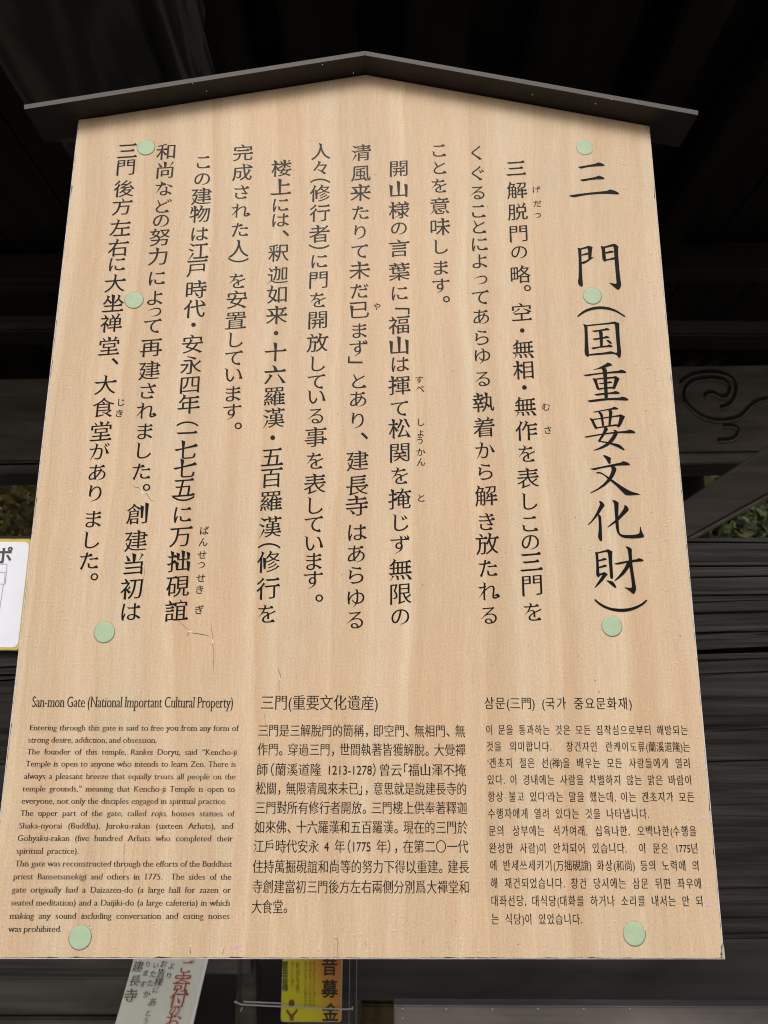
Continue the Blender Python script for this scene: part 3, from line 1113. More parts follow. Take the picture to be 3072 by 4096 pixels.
def ridged(name, top, bot, Y, depth, seed, mat):
    """weathered plank: front face with real raised grain; top/bot = (z at x0, z at x1)"""
    x0, x1 = -1.5, 1.5
    g = np.random.default_rng(seed)
    H_ = top[0] - bot[0]
    nz = max(20, int(H_ / .0016))
    nx = 90
    zz = np.linspace(0, 1, nz)
    xs = np.linspace(x0, x1, nx)
    prof = np.zeros((nz, nx))
    for s, amp in ((.35, .0012), (.15, .0010), (.06, .0009)):
        k = max(3, int(H_ / (s * .1)))
        c = g.normal(0, 1, (k + 2, 8))
        zi = zz * k
        i0 = zi.astype(int)
        fz = zi - i0
        xi = np.linspace(0, 6.999, nx)
        j0 = xi.astype(int)
        fx = xi - j0
        a = c[i0][:, j0] * (1 - fx) + c[i0][:, j0 + 1] * fx
        b = c[i0 + 1][:, j0] * (1 - fx) + c[i0 + 1][:, j0 + 1] * fx
        prof += amp * (a * (1 - fz)[:, None] + b * fz[:, None])
    # dark drying cracks
    for _ in range(int(H_ * 150)):
        zc = g.uniform(0, 1)
        xc = g.uniform(x0, x1)
        ln = g.uniform(.15, .9)
        dd = g.uniform(.002, .006)
        slope = g.normal(0, .004)
        wv = np.exp(-((zz[:, None] * H_ - zc * H_ - slope * (xs[None, :] - xc) - .0015 * np.sin(xs[None, :] * 9 + zc * 50)) / .0013) ** 2)
        prof -= dd * wv * (np.abs(xs[None, :] - xc) < ln / 2)
    V, F = [], []
    for i in range(nz):
        for j in range(nx):
            t = j / (nx - 1)
            zt, zb = top[0] * (1 - t) + top[1] * t, bot[0] * (1 - t) + bot[1] * t
            wig = .0022 * math.sin(xs[j] * 7 + seed) if i in (0, nz - 1) else 0
            V.append((xs[j], Y - prof[i, j], zb + (zt - zb) * zz[i] + wig))
    for i in range(nz - 1):
        for j in range(nx - 1):
            a = i * nx + j
            F.append((a, a + 1, a + nx + 1, a + nx))
    # closed back
    b = len(V)
    for i in (0, nz - 1):
        for j in (0, nx - 1):
            p = V[i * nx + j]
            V.append((p[0], Y + depth, p[2]))
    # top and underside
    F.append(tuple([(nz - 1) * nx + j for j in range(nx)] + [b + 3, b + 2]))
    F.append(tuple([j for j in range(nx)][::-1] + [b, b + 1]))
    F.append((b, b + 2, b + 3, b + 1))
    me = mesh(name, V, F)
    o = obj(name, me, mat, fence)
    o.location = (0, -.05, -GROUND)
    return o


YP = .062


def zline(p, q, Y):
    """z at x=-1.5 and x=1.5 of the line through two photograph pixels on plane Y"""
    a, b = at(*p, Y), at(*q, Y)
    k = (b.z - a.z) / (b.x - a.x)
    return a.z + k * (-1.5 - a.x), a.z + k * (1.5 - a.x)


ridged('plank', zline((0, 2140), (3072, 2155), YP), zline((0, 2716), (3072, 2588), YP), YP, .07, 3, M_PLANK)
ridged('plank', zline((0, 2731), (3072, 2612), YP), zline((0, 3800), (3072, 3790), YP), YP + .004, .07, 5, M_PLANK)
box('gap_darkening_board', -1.5, 1.5, YP + .076, YP + .09, .28, .47, M_PLANK_FAR, fence).location = (0, -.05, -GROUND)  # board added behind the plank gap to keep the slit dark
# posts that carry the fence (outside the picture to both sides)
for x in (-1.45, 1.45):
    box('fence_post', x - .07, x + .07, .14, .28, 0, 1.85, M_PLANK, fence, .006).location = (0, -.05, 0)
# hidden bracket fixing the sign to the fence
box('mounting_batten', -.30, .30, .0112, .0585, .30, .34, M_PLANK_FAR, sign)
box('mounting_batten', -.30, .30, .0112, .0585, .46, .50, M_PLANK_FAR, sign)

# ------------------------------------------------------------------ white notice at the left
M_PAPER = plain('white_notice_board', (.74, .80, .92), 0.45, 0.4, 0.04, 25)
M_YEL = plain('yellow_border', (.62, .45, .06), 0.5, 0.4, 0.08, 60)
M_EDGE = plain('mossy_board_edge', (.10, .12, .09), 0.8, 0.2, 0.5, 120)
YN = .052
notice = thing('notice_board', 'white notice with a rounded yellow border fixed to the planks left of the sign', 'notice', (at(-120, 2600, YN).x, YN, at(-120, 2600, YN).z))


def nrel(o):
    o.location = -Vector(notice.location)
    return o


def rrect(x0, x1, z0, z1, r, n=7):
    out = []
    for cx_, cz_, a0 in ((x1 - r, z0 + r, -90), (x1 - r, z1 - r, 0), (x0 + r, z1 - r, 90), (x0 + r, z0 + r, 180)):
        for k in range(n):
            a = R(a0 + 90 * k / (n - 1))
            out.append((cx_ + r * math.cos(a), cz_ + r * math.sin(a)))
    return out


pr_tr = at(121, 2152, YN)
pr_b = at(60, 2604, YN)
xr, zt, zb = pr_tr.x + .004, pr_tr.z, pr_b.z
nrel(prism('back_board', rrect(xr - .30, xr, zb, zt, .002, 3), YN, YN + .006, M_EDGE, notice))
a = at(60, 2157, YN)
b = at(60, 2599, YN)
nrel(flat('border', rrect(xr - .298, xr - .0015, b.z, a.z, .004), YN - .001, M_YEL, notice))
a = at(60, 2168, YN)
b = at(60, 2590, YN)
xw = at(119, 2185, YN).x
nrel(flat('white_face', rrect(xr - .295, xw, b.z, a.z, .0075), YN - .0016, M_PAPER, notice))
pr = Print()
p = at(16, 2222, YN)
V, F = glyph('ポ', 'bold')
pr.put(V, F, lambda v: np.stack([p.x + (v[:, 0] - .5) * .0275, p.z + (v[:, 1] - .38) * .0255], 1), YN - .0022)
nrel(pr.build('letter', plain('grey_black_print', (.045, .05, .05), 0.5), notice))
M_LINE = plain('thin_grey_line', (.30, .32, .34), 0.6)


def nline(p, q, wd=.00035):
    a, b = at(*p, YN), at(*q, YN)
    d = (b - a).normalized()
    n_ = Vector((-d.z, 0, d.x)) * wd
    V = [a + n_, b + n_, b - n_, a - n_]
    V = [(v.x, YN - .0021, v.z) for v in V]
    me = mesh('ruled_line', V, [(0, 1, 2, 3)])
    nrel(obj('ruled_line', me, M_LINE, notice))


for p_, q_ in (((-60, 2256), (31, 2257)), ((31, 2257), (24, 2337)), ((24, 2337), (-60, 2336)), ((-60, 2289), (23, 2290)), ((23, 2290), (20, 2334)), ((16, 2338), (-1, 2455))):
    nline(p_, q_)
# screws holding the notice to the planks: a short spacer
nrel(box('spacer', xr - .2, xr - .15, YN + .0062, YP - .003, zb + .05, zb + .1, M_EDGE, notice))

# ------------------------------------------------------------------ things under and behind the sign
YB = 1.25
M_DBEAM = dark_wood('smooth_dark_beam', (.030, .031, .032), (.062, .062, .064), 'x', 0.6, 14, 0.2, 0.3)
M_GBOARD = dark_wood('grey_brown_board', (.20, .195, .20), (.29, .28, .285), 'x', 0.55, 30, 0.2, 0.3)
M_NAIL = plain('nail_head', (.45, .45, .45), 0.35, 0.6, metal=0.6)

gate = thing('temple_gate', 'dark timber temple gate with beams, rafters and carved cloud bracket behind the sign', 'temple gate', (0, 2.5, GROUND))


def g(o):
    o.location = o.location - Vector(gate.location)
    return o


LASTBEAM = []


def onbeam(px, py, lift=.0):
    """point where the line of sight meets the front of the carved beam"""
    o_, d_ = CB
    nn = Vector((-d_.y, d_.x, 0)).normalized()
    r_ = Vector(ray(px, py))
    c_ = Vector(CAM)
    t_ = (o_ - c_).dot(nn) / r_.dot(nn)
    return c_ + r_ * t_ - nn * lift


def gbeam(name, yt, yb, Yc, mat, depth=.25, x0=-600, x1=3700, bevel=.012, par=None):
    """level beam at distance Yc (mid picture) whose upper and lower front edges pass (left, right) pixel heights"""
    zt_ = at(1536, (yt[0] + yt[1]) / 2, Yc).z
    # choose the yaw so that the lower edge matches at both picture sides
    zb_ = at(1536, (yb[0] + yb[1]) / 2, Yc).z
    a, b = atz(0, yb[0], zb_), atz(3072, yb[1], zb_)
    d = (b - a).normalized()
    L = a + d * ((x0 - 0) / 3072 * (b - a).length)
    Q = b + d * ((x1 - 3072) / 3072 * (b - a).length)
    LASTBEAM[:] = [L.copy(), d.copy()]
    back = Vector((-d.y, d.x, 0)) * depth
    c = [Vector((L.x, L.y, zb_)), Vector((Q.x, Q.y, zb_)), Vector((Q.x, Q.y, zt_)), Vector((L.x, L.y, zt_))]
    return hexa(name, c + [v + back for v in c], mat, par or gate, bevel)


# low timbers behind the fence foot
def low(name, pts, Y, d, mat, parent, bevel=.006):
    q = [at(*p, Y) for p in pts]
    return prism(name, [(v.x, v.z) for v in q], Y, Y + d, mat, parent, bevel)


low_beam = g(low('sill_beam', [(1330, 4003), (2200, 4012), (3900, 4018), (3900, 3500), (1330, 3500)], 1.38, .18, M_DBEAM, gate))
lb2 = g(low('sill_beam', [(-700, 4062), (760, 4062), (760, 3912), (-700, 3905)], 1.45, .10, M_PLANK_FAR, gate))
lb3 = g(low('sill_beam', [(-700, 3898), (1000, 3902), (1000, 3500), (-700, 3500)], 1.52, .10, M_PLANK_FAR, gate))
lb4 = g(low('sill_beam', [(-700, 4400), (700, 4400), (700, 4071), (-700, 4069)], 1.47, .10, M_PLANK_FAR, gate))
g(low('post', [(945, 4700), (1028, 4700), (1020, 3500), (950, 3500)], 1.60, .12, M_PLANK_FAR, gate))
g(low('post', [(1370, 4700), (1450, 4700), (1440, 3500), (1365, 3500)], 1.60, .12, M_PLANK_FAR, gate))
g(low('back_panel', [(-900, 4800), (4200, 4800), (4200, 3300), (-900, 3300)], 2.2, .04, plain('painted_shade_panel', (.016, .015, .015), .8), gate, 0))  # near-black sheet, the shade of the gap is put into its colour
M_OLIVE = plain('olive_brown_box', (.10, .08, .045), 0.8, 0.2, 0.3, 30)
tag(low('storage_box', [(1150, 4700), (1700, 4700), (1700, 4021), (1150, 4016)], 1.75, .25, M_OLIVE, None), 'dim olive brown box behind the clear poster holder', 'box')

shelf = thing('counter_board', 'grey brown board with a row of nail heads below the dark sill beam', 'counter', (at(2400, 4060, .95).x, .95, at(2400, 4060, .95).z))
q = [at(*p, .95) - Vector((0, 0, 0)) for p in ((1580, 4330), (3700, 4330), (3700, 4030), (1577, 4022))]
o = prism('board', [(v.x, v.z) for v in q], .95, .99, M_GBOARD, shelf, .003)
o.location = -Vector(shelf.location)
for (px, py) in ((1611, 4037), (1785, 4037), (1970, 4037), (2152, 4036), (2335, 4036), (2520, 4036), (1611, 4073)):
    p = at(px, py, .949)
    V = [(p.x, .9475, p.z)] + [(p.x + .0026 * math.cos(2 * math.pi * t / 10), .949, p.z + .0026 * math.sin(2 * math.pi * t / 10)) for t in range(10)]
    n_ = obj('nail', mesh('nail', V, [(0, 1 + (t + 1) % 10, 1 + t) for t in range(10)], True), M_NAIL, shelf)
    n_.location = -Vector(shelf.location)

# hand-written donation sheet, laminated, leaning
M_LAM = plain('laminated_grey_white_paper', (.66, .70, .66), 0.25, 0.6, 0.04, 20)
M_RED = plain('red_brush_ink', (.35, .050, .030), 0.6)
M_BRUSH = plain('grey_brush_ink', (.045, .045, .045), 0.6)
p00, p10, p11, p01 = at(425, 4220, YB), at(746, 4220, YB), at(860, 3730, YB), at(565, 3730, YB)
sheet = thing('donation_sheet', 'laminated grey-white sheet with red and black brush writing under the sign', 'notice', p00)
ex, ez = (p10 - p00), (p01 - p00)
ex2 = (p11 - p01)


def sp(u, v, lift=0.0):
    p = p00 + ez * v + (ex * (1 - v) + ex2 * v) * u
    return Vector((p.x - p00.x, -.012 * math.sin(math.pi * u) ** .5 * 0 - .010 * max(0, (u - .93) / .07) ** 2 - .002 * math.sin(v * 9 + u * 3) - lift, p.z - p00.z))


V, F = [], []
NU, NV = 40, 24
for j in range(NV + 1):
    for i in range(NU + 1):
        V.append(sp(i / NU, j / NV))
for j in range(NV):
    for i in range(NU):
        a_ = j * (NU + 1) + i
        F.append((a_, a_ + 1, a_ + NU + 2, a_ + NU + 1))
me = mesh('paper', V, F, True)
o = obj('paper', me, M_LAM, sheet)
md = o.modifiers.new('thick', 'SOLIDIFY')
md.thickness = .0008


E1 = [sp(.955, v, .004) for v in (0, .25, .5, .75, 1)]
E2 = [sp(1.0, v, .004) for v in (0, .25, .5, .75, 1)]
V = [tuple(v) for v in E1 + E2]
obj('painted_edge_highlight', mesh('painted_edge_highlight', V, [(i, i + 1, i + 6, i + 5) for i in range(4)]), plain('painted_highlight_white', (.85, .88, .90), .2, .8), sheet)  # pale strip paints the highlight along the sheet's right edge


def sheet_text(items, mat, name):
    pr = Print()
    vv, ff, nn = [], [], 0
    for ch, px, py, size in items:
        V, F = glyph(ch, 'brush')
        c0 = at(px, py, YB)
        tilt = (ez.normalized())
        e1 = ex.normalized()
        for x, y in V:
            w3 = c0 + e1 * (x - .5) * size + tilt * (y - .38) * size
            vv.append((w3.x - p00.x, -.0045, w3.z - p00.z))
        ff += [tuple(k + nn for k in f) for f in F]
        nn += len(V)
    me = mesh(name, vv, ff)
    obj(name, me, mat, sheet)


def zp(x, y):
    return x * .6028, 3780 + y * .6028


red = [('ご', 1238, 140, .038), ('寄', 1207, 245, .050), ('付', 1187, 350, .050), ('の', 1162, 430, .032), ('お', 1147, 500, .046)]
sheet_text([(c, *zp(x, y), s) for c, x, y, s in red], M_RED, 'red_writing')
blk = [('建', 918, 138, .030), ('長', 897, 232, .030), ('寺', 868, 332, .036), ('り', 985, 125, .018), ('ま', 967, 182, .018), ('す', 948, 258, .022),
       ('い', 1037, 130, .017), ('た', 1018, 188, .020), ('た', 1000, 248, .019), ('か', 975, 322, .021), ('お', 1088, 122, .020), ('皆', 1072, 182, .023), ('様', 1054, 240, .024),
       ('に', 1034, 294, .018), ('あ', 1012, 375, .024), ('と', 985, 448, .018), ('う', 967, 500, .018), ('よ', 1140, 135, .019), ('り', 1122, 200, .019)]
sheet_text([(c, *zp(x, y), s) for c, x, y, s in blk], M_BRUSH, 'black_writing')

# acrylic holder with the yellow charity poster
M_ACR, n_, p_ = new_mat('clear_acrylic')
p_.inputs['Transmission Weight'].default_value = 1.0
p_.inputs['Roughness'].default_value = 0.06
p_.inputs['IOR'].default_value = 1.1
p_.inputs['Base Color'].default_value = (.86, .88, .88, 1)
YH = 1.20
hold = thing('poster_holder', 'clear acrylic holder tied with white string under the sign', 'poster holder', at(1180, 4300, YH))
h0 = Vector(hold.location)


def hl(o):
    o.location = o.location - h0
    return o


a, b = at(938, 4330, YH), at(1424, 3700, YH)
for nm, xa, xb in (('side_wall', a.x, a.x + .004), ('side_wall', b.x - .004, b.x)):
    hl(box(nm, xa, xb, YH - .03, YH + .03, a.z, b.z, M_ACR, hold, .001))
hl(box('front_sheet', a.x + .0045, b.x - .0045, YH - .031, YH - .0285, a.z, b.z, M_ACR, hold, .0005))
M_EDGEW = plain('painted_acrylic_gleam', (.22, .23, .24), 0.3, 0.6)  # opaque pale strips paint the gleam of the clear edges
for xx in (1396, 1424):
    c = at(xx, 4100, YH - .032)
    hl(box('painted_edge_gleam', c.x - .0006, c.x + .0006, YH - .0335, YH - .0325, a.z, b.z, M_EDGEW, hold))
M_STR = plain('white_string', (.40, .41, .43), 0.5)
for pts in (((938, 4005), (965, 4018), (1120, 4026), (1290, 4034), (1385, 4037), (1411, 4034)), ((975, 4007), (1125, 4013)), ((938, 4012), (946, 4004)), ((968, 4030), (962, 4046)), ((1409, 4040), (1411, 4026))):
    hl(tube('string', [at(*p, YH - .037) for p in pts], .0019, M_STR, hold, 6))

M_POST, n, p = new_mat('yellow_red_poster_print')
tc = add(n, 'ShaderNodeTexCoord')
sepn = add(n, 'ShaderNodeSeparateXYZ')
n.links.new(tc.outputs['Object'], sepn.inputs[0])
mm = add(n, 'ShaderNodeMath', operation='MULTIPLY_ADD')
n.links.new(sepn.outputs[2], mm.inputs[0])
mm.inputs[1].default_value = 0.45
n.links.new(sepn.outputs[0], mm.inputs[2])
mr = add(n, 'ShaderNodeMapRange')
mr.inputs['From Min'].default_value = 0.036
mr.inputs['From Max'].default_value = 0.243
n.links.new(mm.outputs[0], mr.inputs['Value'])
rp = ramp(n, mr.outputs[0], [(0.0, (.85, .80, .02)), (0.38, (.82, .66, .03)), (0.62, (.75, .34, .04)), (0.85, (.70, .24, .05)), (1.0, (.62, .07, .05))])
n.links.new(rp.outputs[0], p.inputs['Base Color'])
p.inputs['Roughness'].default_value = 0.4
YQ = YH - .008
q00 = at(1122, 4088, YQ)
q11 = at(1372, 3700, YQ)
poster = thing('charity_poster', 'yellow to red charity collection poster inside the clear holder', 'poster', q00)


def pq(o):
    o.location = o.location - q00
    return o


W_, H_ = q11.x - q00.x, q11.z - q00.z
o = prism('paper_edge', rrect(0, W_, 0, H_, .008), 0, .001, plain('poster_white_margin', (.5, .5, .46), .5), poster)
o = flat('print', rrect(.002, W_ - .003, .002, H_ - .002, .007), -.0008, M_POST, poster)
M_PTXT = plain('poster_dark_text', (.030, .026, .020), 0.5)
M_PTX2 = plain('poster_green_text', (.11, .13, .02), 0.5)
M_PTX3 = plain('poster_brown_print', (.25, .14, .03), 0.5)


def poster_text(items, mat, name, mode='plain'):
    vv, ff, nn = [], [], 0
    for ch, px, py, size in items:
        V, F = glyph(ch, mode)
        c0 = at(px, py, YQ) - q00
        for x, y in V:
            vv.append((c0.x + (x - .5) * size, -.0016, c0.z + (y - .38) * size))
        ff += [tuple(k + nn for k in f) for f in F]
        nn += len(V)
    obj(name, mesh(name, vv, ff), mat, poster)


def zq(x, y):
    return 900 + x * .42195, 3780 + y * .42195


poster_text([(c, *zq(x, y), .0455) for c, x, y in (('昔', 992, 200), ('募', 992, 412), ('金', 1000, 635))], M_PTXT, 'large_characters', 'bold')
poster_text([(c, *zq(570, 180 + 56 * k), .0175) for k, c in enumerate('建長寺皆様')], M_PTX2, 'small_dark_column', 'bold')
poster_text([(c, *zq(690, 180 + 42 * k), .0135) for k, c in enumerate('ありがとうあり')], M_PTX2, 'small_column')
poster_text([(c, *zq(640, 170 + 42 * k), .0112) for k, c in enumerate('まことにあり')], M_PTX3, 'small_column')
for xx in (765, 808, 845):
    poster_text([(c, *zq(xx, 170 + 36 * k), .0098) for k, c in enumerate('ありがとうことにあたたか')], M_PTX3, 'small_column')
# small emblem: round head over two raised arms
vv, ff = [], []


def poly2(pts):
    b_ = len(vv)
    for x, y in pts:
        c0 = at(*zq(x, y), YQ) - q00
        vv.append((c0.x, -.0016, c0.z))
    ff.append(tuple(range(b_, b_ + len(pts))))


poly2([(632 + 30 * math.cos(t * .52), 550 + 38 * math.sin(t * .52)) for t in range(12)])
poly2([(585, 600), (605, 620), (625, 650), (640, 650), (665, 620), (685, 595), (688, 625), (655, 672), (650, 715), (615, 715), (610, 672), (580, 630)])
obj('emblem', mesh('emblem', vv, ff), M_PTX3, poster)

# ------------------------------------------------------------------ the gate overhead and behind
M_OLD = dark_wood('old_brown_timber', (.008, .0072, .0065), (.028, .0235, .020), 'x', 0.75, 22, 0.3, 0.25)
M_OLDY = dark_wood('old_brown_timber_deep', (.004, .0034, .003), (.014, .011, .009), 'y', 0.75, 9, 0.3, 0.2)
M_OLDZ = dark_wood('old_upright_timber', (.010, .009, .008), (.030, .025, .021), 'z', 0.75, 22, 0.3, 0.25)

M_TIE, n, p = new_mat('swirling_old_timber')
tc = add(n, 'ShaderNodeTexCoord')
mp = add(n, 'ShaderNodeMapping')
mp.inputs['Scale'].default_value = (1.0, .22, 1.0)
n.links.new(tc.outputs['Object'], mp.inputs['Vector'])
wv = add(n, 'ShaderNodeTexWave', wave_type='BANDS', bands_direction='X', wave_profile='SIN', Scale=2.6, Distortion=16.0, Detail=3.0)
wv.inputs['Detail Scale'].default_value = 1.6
n.links.new(mp.outputs[0], wv.inputs['Vector'])
big = add(n, 'ShaderNodeTexNoise', Scale=3.0, Detail=3.0)
n.links.new(mp.outputs[0], big.inputs['Vector'])
r1 = ramp(n, wv.outputs['Fac'], [(.1, (.005, .0045, .004)), (.45, (.022, .018, .015)), (.9, (.058, .049, .041))])
r2 = ramp(n, big.outputs['Fac'], [(.35, (.35, .30, .27)), (.62, (1.1, 1.05, 1.0))])
n.links.new(mix(n, r1.outputs[0], r2.outputs[0], 1.0, 'MULTIPLY'), p.inputs['Base Color'])
p.inputs['Roughness'].default_value = .6
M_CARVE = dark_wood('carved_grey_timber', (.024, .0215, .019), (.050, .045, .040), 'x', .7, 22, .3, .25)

# big tie beam running towards the viewer at the upper left
ZB = CAM[2] + 1.5


def g_yb(name, pA, pB, z, thick, y_near, y_far, mat, bevel=.03, nose=False):
    """beam along y: its lower edges pass through the pixels pA (left) and pB (right)"""
    a_, b_ = atz(*pA, z), atz(*pB, z)
    xl, xr_ = a_.x, b_.x
    o = box(name, xl, xr_, y_near, y_far, z, z + thick, mat, gate, bevel)
    return g(o)


aL, bR = atz(60, 409, ZB), atz(640, 150, ZB)
yf = atz(177, 602, ZB).y
g(box('tie_beam', aL.x, bR.x, .12, yf, ZB, ZB + .5, M_TIE, gate, .035))
# its stepped, carved nose
ny0 = yf
pts = [(ny0 + .002, ZB + .05), (ny0 + .12, ZB + .05), (ny0 + .17, ZB + .09), (ny0 + .24, ZB + .17), (ny0 + .42, ZB + .25), (ny0 + .42, ZB + .5), (ny0 + .002, ZB + .5)]
bm = bmesh.new()
va = [bm.verts.new((aL.x + .03, y, z)) for y, z in pts]
vb = [bm.verts.new((bR.x - .03, y, z)) for y, z in pts]
bm.faces.new(va)
bm.faces.new(vb[::-1])
for i in range(len(pts)):
    bm.faces.new((va[i], vb[i], vb[(i + 1) % len(pts)], va[(i + 1) % len(pts)]))
g(obj('beam_nose', bm_mesh('beam_nose', bm), M_TIE, gate))

# rafters and ceiling boards running away from the viewer
ZR = CAM[2] + 2.6
for k, (xa, xb) in enumerate(((1100, 1420), (1620, 1900), (2150, 2590), (2760, 2960), (3200, 3420), (820, 960))):
    a_, b_ = atz(xa, 0, ZR), atz(xb, 0, ZR)
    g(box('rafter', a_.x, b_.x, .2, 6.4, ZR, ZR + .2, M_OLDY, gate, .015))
for k in range(16):
    x = -4.0 + k * .52
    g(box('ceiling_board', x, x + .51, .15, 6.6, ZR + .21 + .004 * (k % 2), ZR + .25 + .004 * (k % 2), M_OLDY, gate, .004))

# level beams, front to back, seen between the tie beam and the fence
spec = [((600, 480), (300, 270), 4.6, M_OLD), ((935, 730), (868, 690), 4.3, M_OLD),
        ((1022, 870), (1100, 955), 3.9, M_OLD), ((1258, 972), (1322, 1062), 3.7, M_OLD),
        ((1590, 1278), (1640, 1342), 3.4, M_OLD)]
g(gbeam('cross_beam', (110, 120), (275, 268), 3.2, M_OLD, .3))
g(gbeam('cross_beam', (380, 330), (470, 420), 3.9, M_OLD, .2))
g(gbeam('cross_beam', (590, 560), (700, 665), 4.3, M_OLD, .2))
g(gbeam('cross_beam', (845, 868), (940, 958), 3.6, M_OLD, .2))
g(gbeam('cross_beam', (1005, 972), (1110, 1066), 3.3, M_OLD, .2))
g(gbeam('cross_beam', (1262, 1279), (1322, 1342), 3.0, M_OLD, .2))
g(gbeam('cross_beam', (1640, 1600), (1720, 1690), 4.4, M_OLD, .2))
g(gbeam('moulding', (1738, 1700), (1762, 1722), 3.3, M_DBEAM, .06, bevel=.004))
g(gbeam('moulding', (1774, 1736), (1795, 1756), 3.25, M_DBEAM, .06, bevel=.004))
# carved beam with cloud scroll (right) and its pale lower fillet
YC = 2.9
g(gbeam('carved_beam', (1520, 1452), (1850, 1812), YC, M_CARVE, .22))
CB = LASTBEAM[:]
g(gbeam('lower_fillet', (1858, 1814), (1896, 1850), YC - .04, dark_wood('grey_fillet', (.020, .019, .017), (.045, .042, .038), 'x', .7, 30, .3), .26, bevel=.006))
# back wall boards behind everything, dark
M_BACK = dark_wood('very_dark_boards', (.006, .0055, .005), (.014, .012, .011), 'z', .85, 12, .2, .15)
zt_ = at(1536, -400, 5.2).z
zb_ = at(1536, 1840, 5.2).z
for k in range(24):
    x = -4.6 + k * .4
    g(box('wall_board', x, x + .396, 5.2 + .006 * (k % 2), 5.24 + .006 * (k % 2), zb_, ZR + .2, M_BACK, gate, .004))


# the cloud scroll: grooves are dark tubes, shade put into their colour, beside raised lips
def zc(x, y):
    return 2600 + x * .5198, 1100 + y * .5199


def scroll(pts, r, name='cloud_scroll', mat=None):
    P = [onbeam(*zc(*p), .001) for p in pts]
    # smooth
    for _ in range(2):
        Q = [P[0]]
        for a_, b_ in zip(P, P[1:]):
            Q += [a_ * .75 + b_ * .25, a_ * .25 + b_ * .75]
        Q.append(P[-1])
        P = Q
    return g(tube(name, P, r, mat or M_SCR, gate, 8))


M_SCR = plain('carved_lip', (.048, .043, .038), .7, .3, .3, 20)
M_GRV = plain('painted_groove_shade', (.011, .010, .009), .9, .05)
main_c = [(230, 830), (265, 790), (330, 755), (430, 740), (540, 745), (620, 780), (660, 840), (665, 890), (640, 960), (590, 1000), (540, 1010)]
inner = [(540, 930), (590, 930), (612, 895), (610, 850), (570, 805), (500, 785), (420, 785), (330, 805), (275, 850), (258, 920), (275, 980), (330, 1040),
         (420, 1095), (530, 1115), (640, 1100), (710, 1070), (760, 1010), (820, 960), (900, 945)]
core = [(420, 930), (440, 900), (480, 895), (510, 915), (530, 930), (560, 932)]
foot = [(560, 1150), (640, 1150), (680, 1180), (670, 1230), (620, 1260), (520, 1265)]
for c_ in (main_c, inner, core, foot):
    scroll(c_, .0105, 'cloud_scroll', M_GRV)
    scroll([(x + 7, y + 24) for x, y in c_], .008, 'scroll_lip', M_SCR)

# diagonal brace at the right, light on its lower arris painted as a paler strip
def dbrace(p, q, r, s, Y, depth, mat, name='brace'):
    pts = [at(*v, Y) for v in (p, q, r, s)]
    return g(prism(name, [(v.x, v.z) for v in pts], Y, Y + depth, mat, gate, .01))


dbrace((2560, 2262), (3500, 1745), (3500, 1500), (2560, 2125), 1.9, .14, M_OLD)
dbrace((2560, 2275), (3500, 1763), (3500, 1745), (2560, 2262), 1.88, .06, M_CARVE, 'brace_lit_edge')
# struts in the slot above the carved beam
for x in (2690, 2790, 2880):
    dbrace((x - 60, 1462), (x - 10, 1462), (x + 130, 1335), (x + 80, 1335), 3.3, .1, M_OLD, 'strut')
# bracket arms under the roof, upper right
for (x, y, wd, hh, Y) in ((2850, 400, 210, 95, 3.1), (2580, 385, 120, 60, 3.3), (2880, 560, 240, 75, 3.0), (3080, 470, 90, 120, 3.2), (3060, 610, 80, 90, 2.9), (2700, 720, 300, 40, 3.3)):
    ps = [(x - wd / 2, y - hh / 2), (x + wd / 2, y - hh / 2), (x + wd / 2, y + hh * .1)]
    ps += [(x + wd / 2 - wd * .35 * (1 - math.cos(t)), y + hh * .1 + hh * .4 * math.sin(t)) for t in (.4, .9, 1.57)]
    ps += [(x - wd / 2 + wd * .35 * (1 - math.cos(t)), y + hh * .1 + hh * .4 * math.sin(t)) for t in (1.57, .9, .4)]
    ps += [(x - wd / 2, y + hh * .1)]
    q = [at(*v, Y) for v in ps]
    g(prism('bracket_arm', [(v.x, v.z) for v in q], Y, Y + .16, M_OLD, gate, .008))
# main posts of the gate, out to the sides
for x in (-2.6, 2.9):
    for y in (1.3, 5.6):
        g(tube('gate_post', [(x, y, GROUND), (x, y, .5), (x, y, ZR + .2)], [.19, .19, .17], M_OLDZ, gate, 24))
# tiled roof above it all
g(box('roof', -5.5, 5.5, .10, 7.2, ZR + .27, ZR + .6, M_BACK, gate, .02))

# ------------------------------------------------------------------ ground, trees
M_GROUND = plain('pale_gravel_ground', (.26, .24, .21), .95, .2, .25, 30)
o = obj('ground', mesh('ground', [(-150, -150, GROUND), (150, -150, GROUND), (150, 150, GROUND), (-150, 150, GROUND)], [(0, 1, 2, 3)]), M_GROUND)
o['kind'] = 'structure'


M_HILL = plain('wooded_slope_green', (.022, .027, .010), .95, .1, .5, 1.2)
V, F = [], []
for j in range(13):
    for i in range(61):
        x = -60 + 2 * i
        V.append((x, 17 + j * 2.2, GROUND - .1 + 24 * (1 - math.cos(min(1, j / 10) * math.pi)) / 2 + .5 * math.sin(x * .9 + j) * (j > 0)))
for j in range(12):
    for i in range(60):
        a_ = j * 61 + i
        F.append((a_, a_ + 1, a_ + 62, a_ + 61))
o = obj('hillside', mesh('hillside', V, F, True), M_HILL)
o['kind'] = 'structure'


def leaf_mat(name, c0, c1):
    m, n, p = new_mat(name)
    tc = add(n, 'ShaderNodeTexCoord')
    no = add(n, 'ShaderNodeTexNoise', Scale=1.6, Detail=6.0)
    n.links.new(tc.outputs['Object'], no.inputs['Vector'])
    r = ramp(n, no.outputs['Fac'], [(.35, c0), (.65, c1)])
    n.links.new(r.outputs[0], p.inputs['Base Color'])
    p.inputs['Roughness'].default_value = .6
    return m


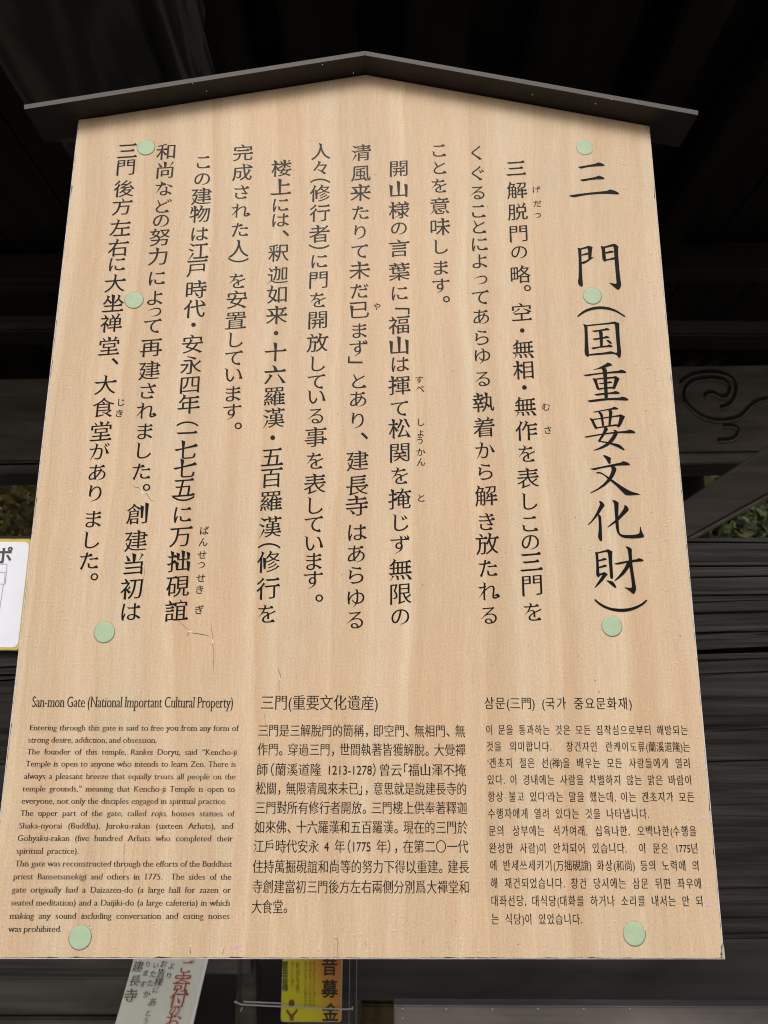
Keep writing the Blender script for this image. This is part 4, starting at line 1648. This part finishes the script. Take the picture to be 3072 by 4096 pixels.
M_LEAF = [leaf_mat('dark_green_leaves', (.016, .024, .008), (.085, .10, .025)), leaf_mat('yellow_green_leaves', (.05, .052, .012), (.30, .22, .045)),
          leaf_mat('olive_leaves', (.035, .042, .014), (.10, .11, .03))]
M_BARK = plain('bark', (.07, .055, .04), .9, .2, .3, 12)


def tree(x, y, h, r, mi, label, seed, cnt=6500, low_=.12):
    t = thing('leafy_tree', label, 'tree', (x, y, GROUND), 'trees beyond the gate')
    gg = np.random.default_rng(seed)
    tube('trunk', [(0, 0, -.05), (.06, .03, h * .25), (-.05, 0, h * .5), (.03, .02, h * .8)], [.16, .13, .09, .03], M_BARK, t, 10)
    for k in range(6):
        a_ = gg.uniform(0, 6.28)
        z0 = h * gg.uniform(.2, .6)
        tube('limb', [(0, 0, z0), (math.cos(a_) * r * .4, math.sin(a_) * r * .4, z0 + .3), (math.cos(a_) * r * .8, math.sin(a_) * r * .8, z0 + .7)], [.06, .04, .015], M_BARK, t, 6)
    ncl = 70
    cen = gg.normal(0, 1, (ncl, 3))
    cen /= np.linalg.norm(cen, axis=1)[:, None]
    cen *= (gg.uniform(.35, 1, ncl) ** .5)[:, None]
    cen[:, 0] *= r
    cen[:, 1] *= r
    cen[:, 2] = h * (low_ + 1) / 2 + cen[:, 2] * h * (1 - low_) / 2
    cl = gg.integers(0, ncl, cnt)
    P = cen[cl] + gg.normal(0, .19 * r, (cnt, 3))
    s = gg.uniform(.06, .13, cnt)
    A = gg.normal(0, 1, (cnt, 3))
    A /= np.linalg.norm(A, axis=1)[:, None]
    Bv = np.cross(A, gg.normal(0, 1, (cnt, 3)))
    Bv /= np.linalg.norm(Bv, axis=1)[:, None]
    V = np.empty((cnt, 4, 3))
    V[:, 0] = P - A * s[:, None]
    V[:, 1] = P + Bv * s[:, None] * .5
    V[:, 2] = P + A * s[:, None]
    V[:, 3] = P - Bv * s[:, None] * .5
    me = bpy.data.meshes.new('crown')
    me.from_pydata(V.reshape(-1, 3).tolist(), [], np.arange(cnt * 4).reshape(-1, 4).tolist())
    obj('crown', me, M_LEAF[mi], t)
    return t


tree(-4.9, 9.2, 4.2, 1.9, 1, 'yellow-green tree seen through the gate left of the sign', 1)
tree(-7.5, 11.0, 5.0, 2.3, 0, 'dark green tree beyond the gate at the far left', 2)
tree(4.6, 9.6, 4.0, 1.7, 0, 'dark green tree seen through the gate right beside the sign', 3)
tree(6.9, 10.4, 4.4, 2.0, 2, 'olive green tree behind the diagonal brace at the right', 4)
tree(9.6, 12.0, 4.8, 2.2, 1, 'yellowish tree farthest to the right beyond the gate', 6)
tree(1.2, 13.5, 4.4, 2.4, 0, 'dark tree beyond the gate, behind the sign', 8, 5000)
tree(-2.0, 13.0, 4.4, 2.4, 2, 'olive tree beyond the gate, behind the sign', 9, 5000)
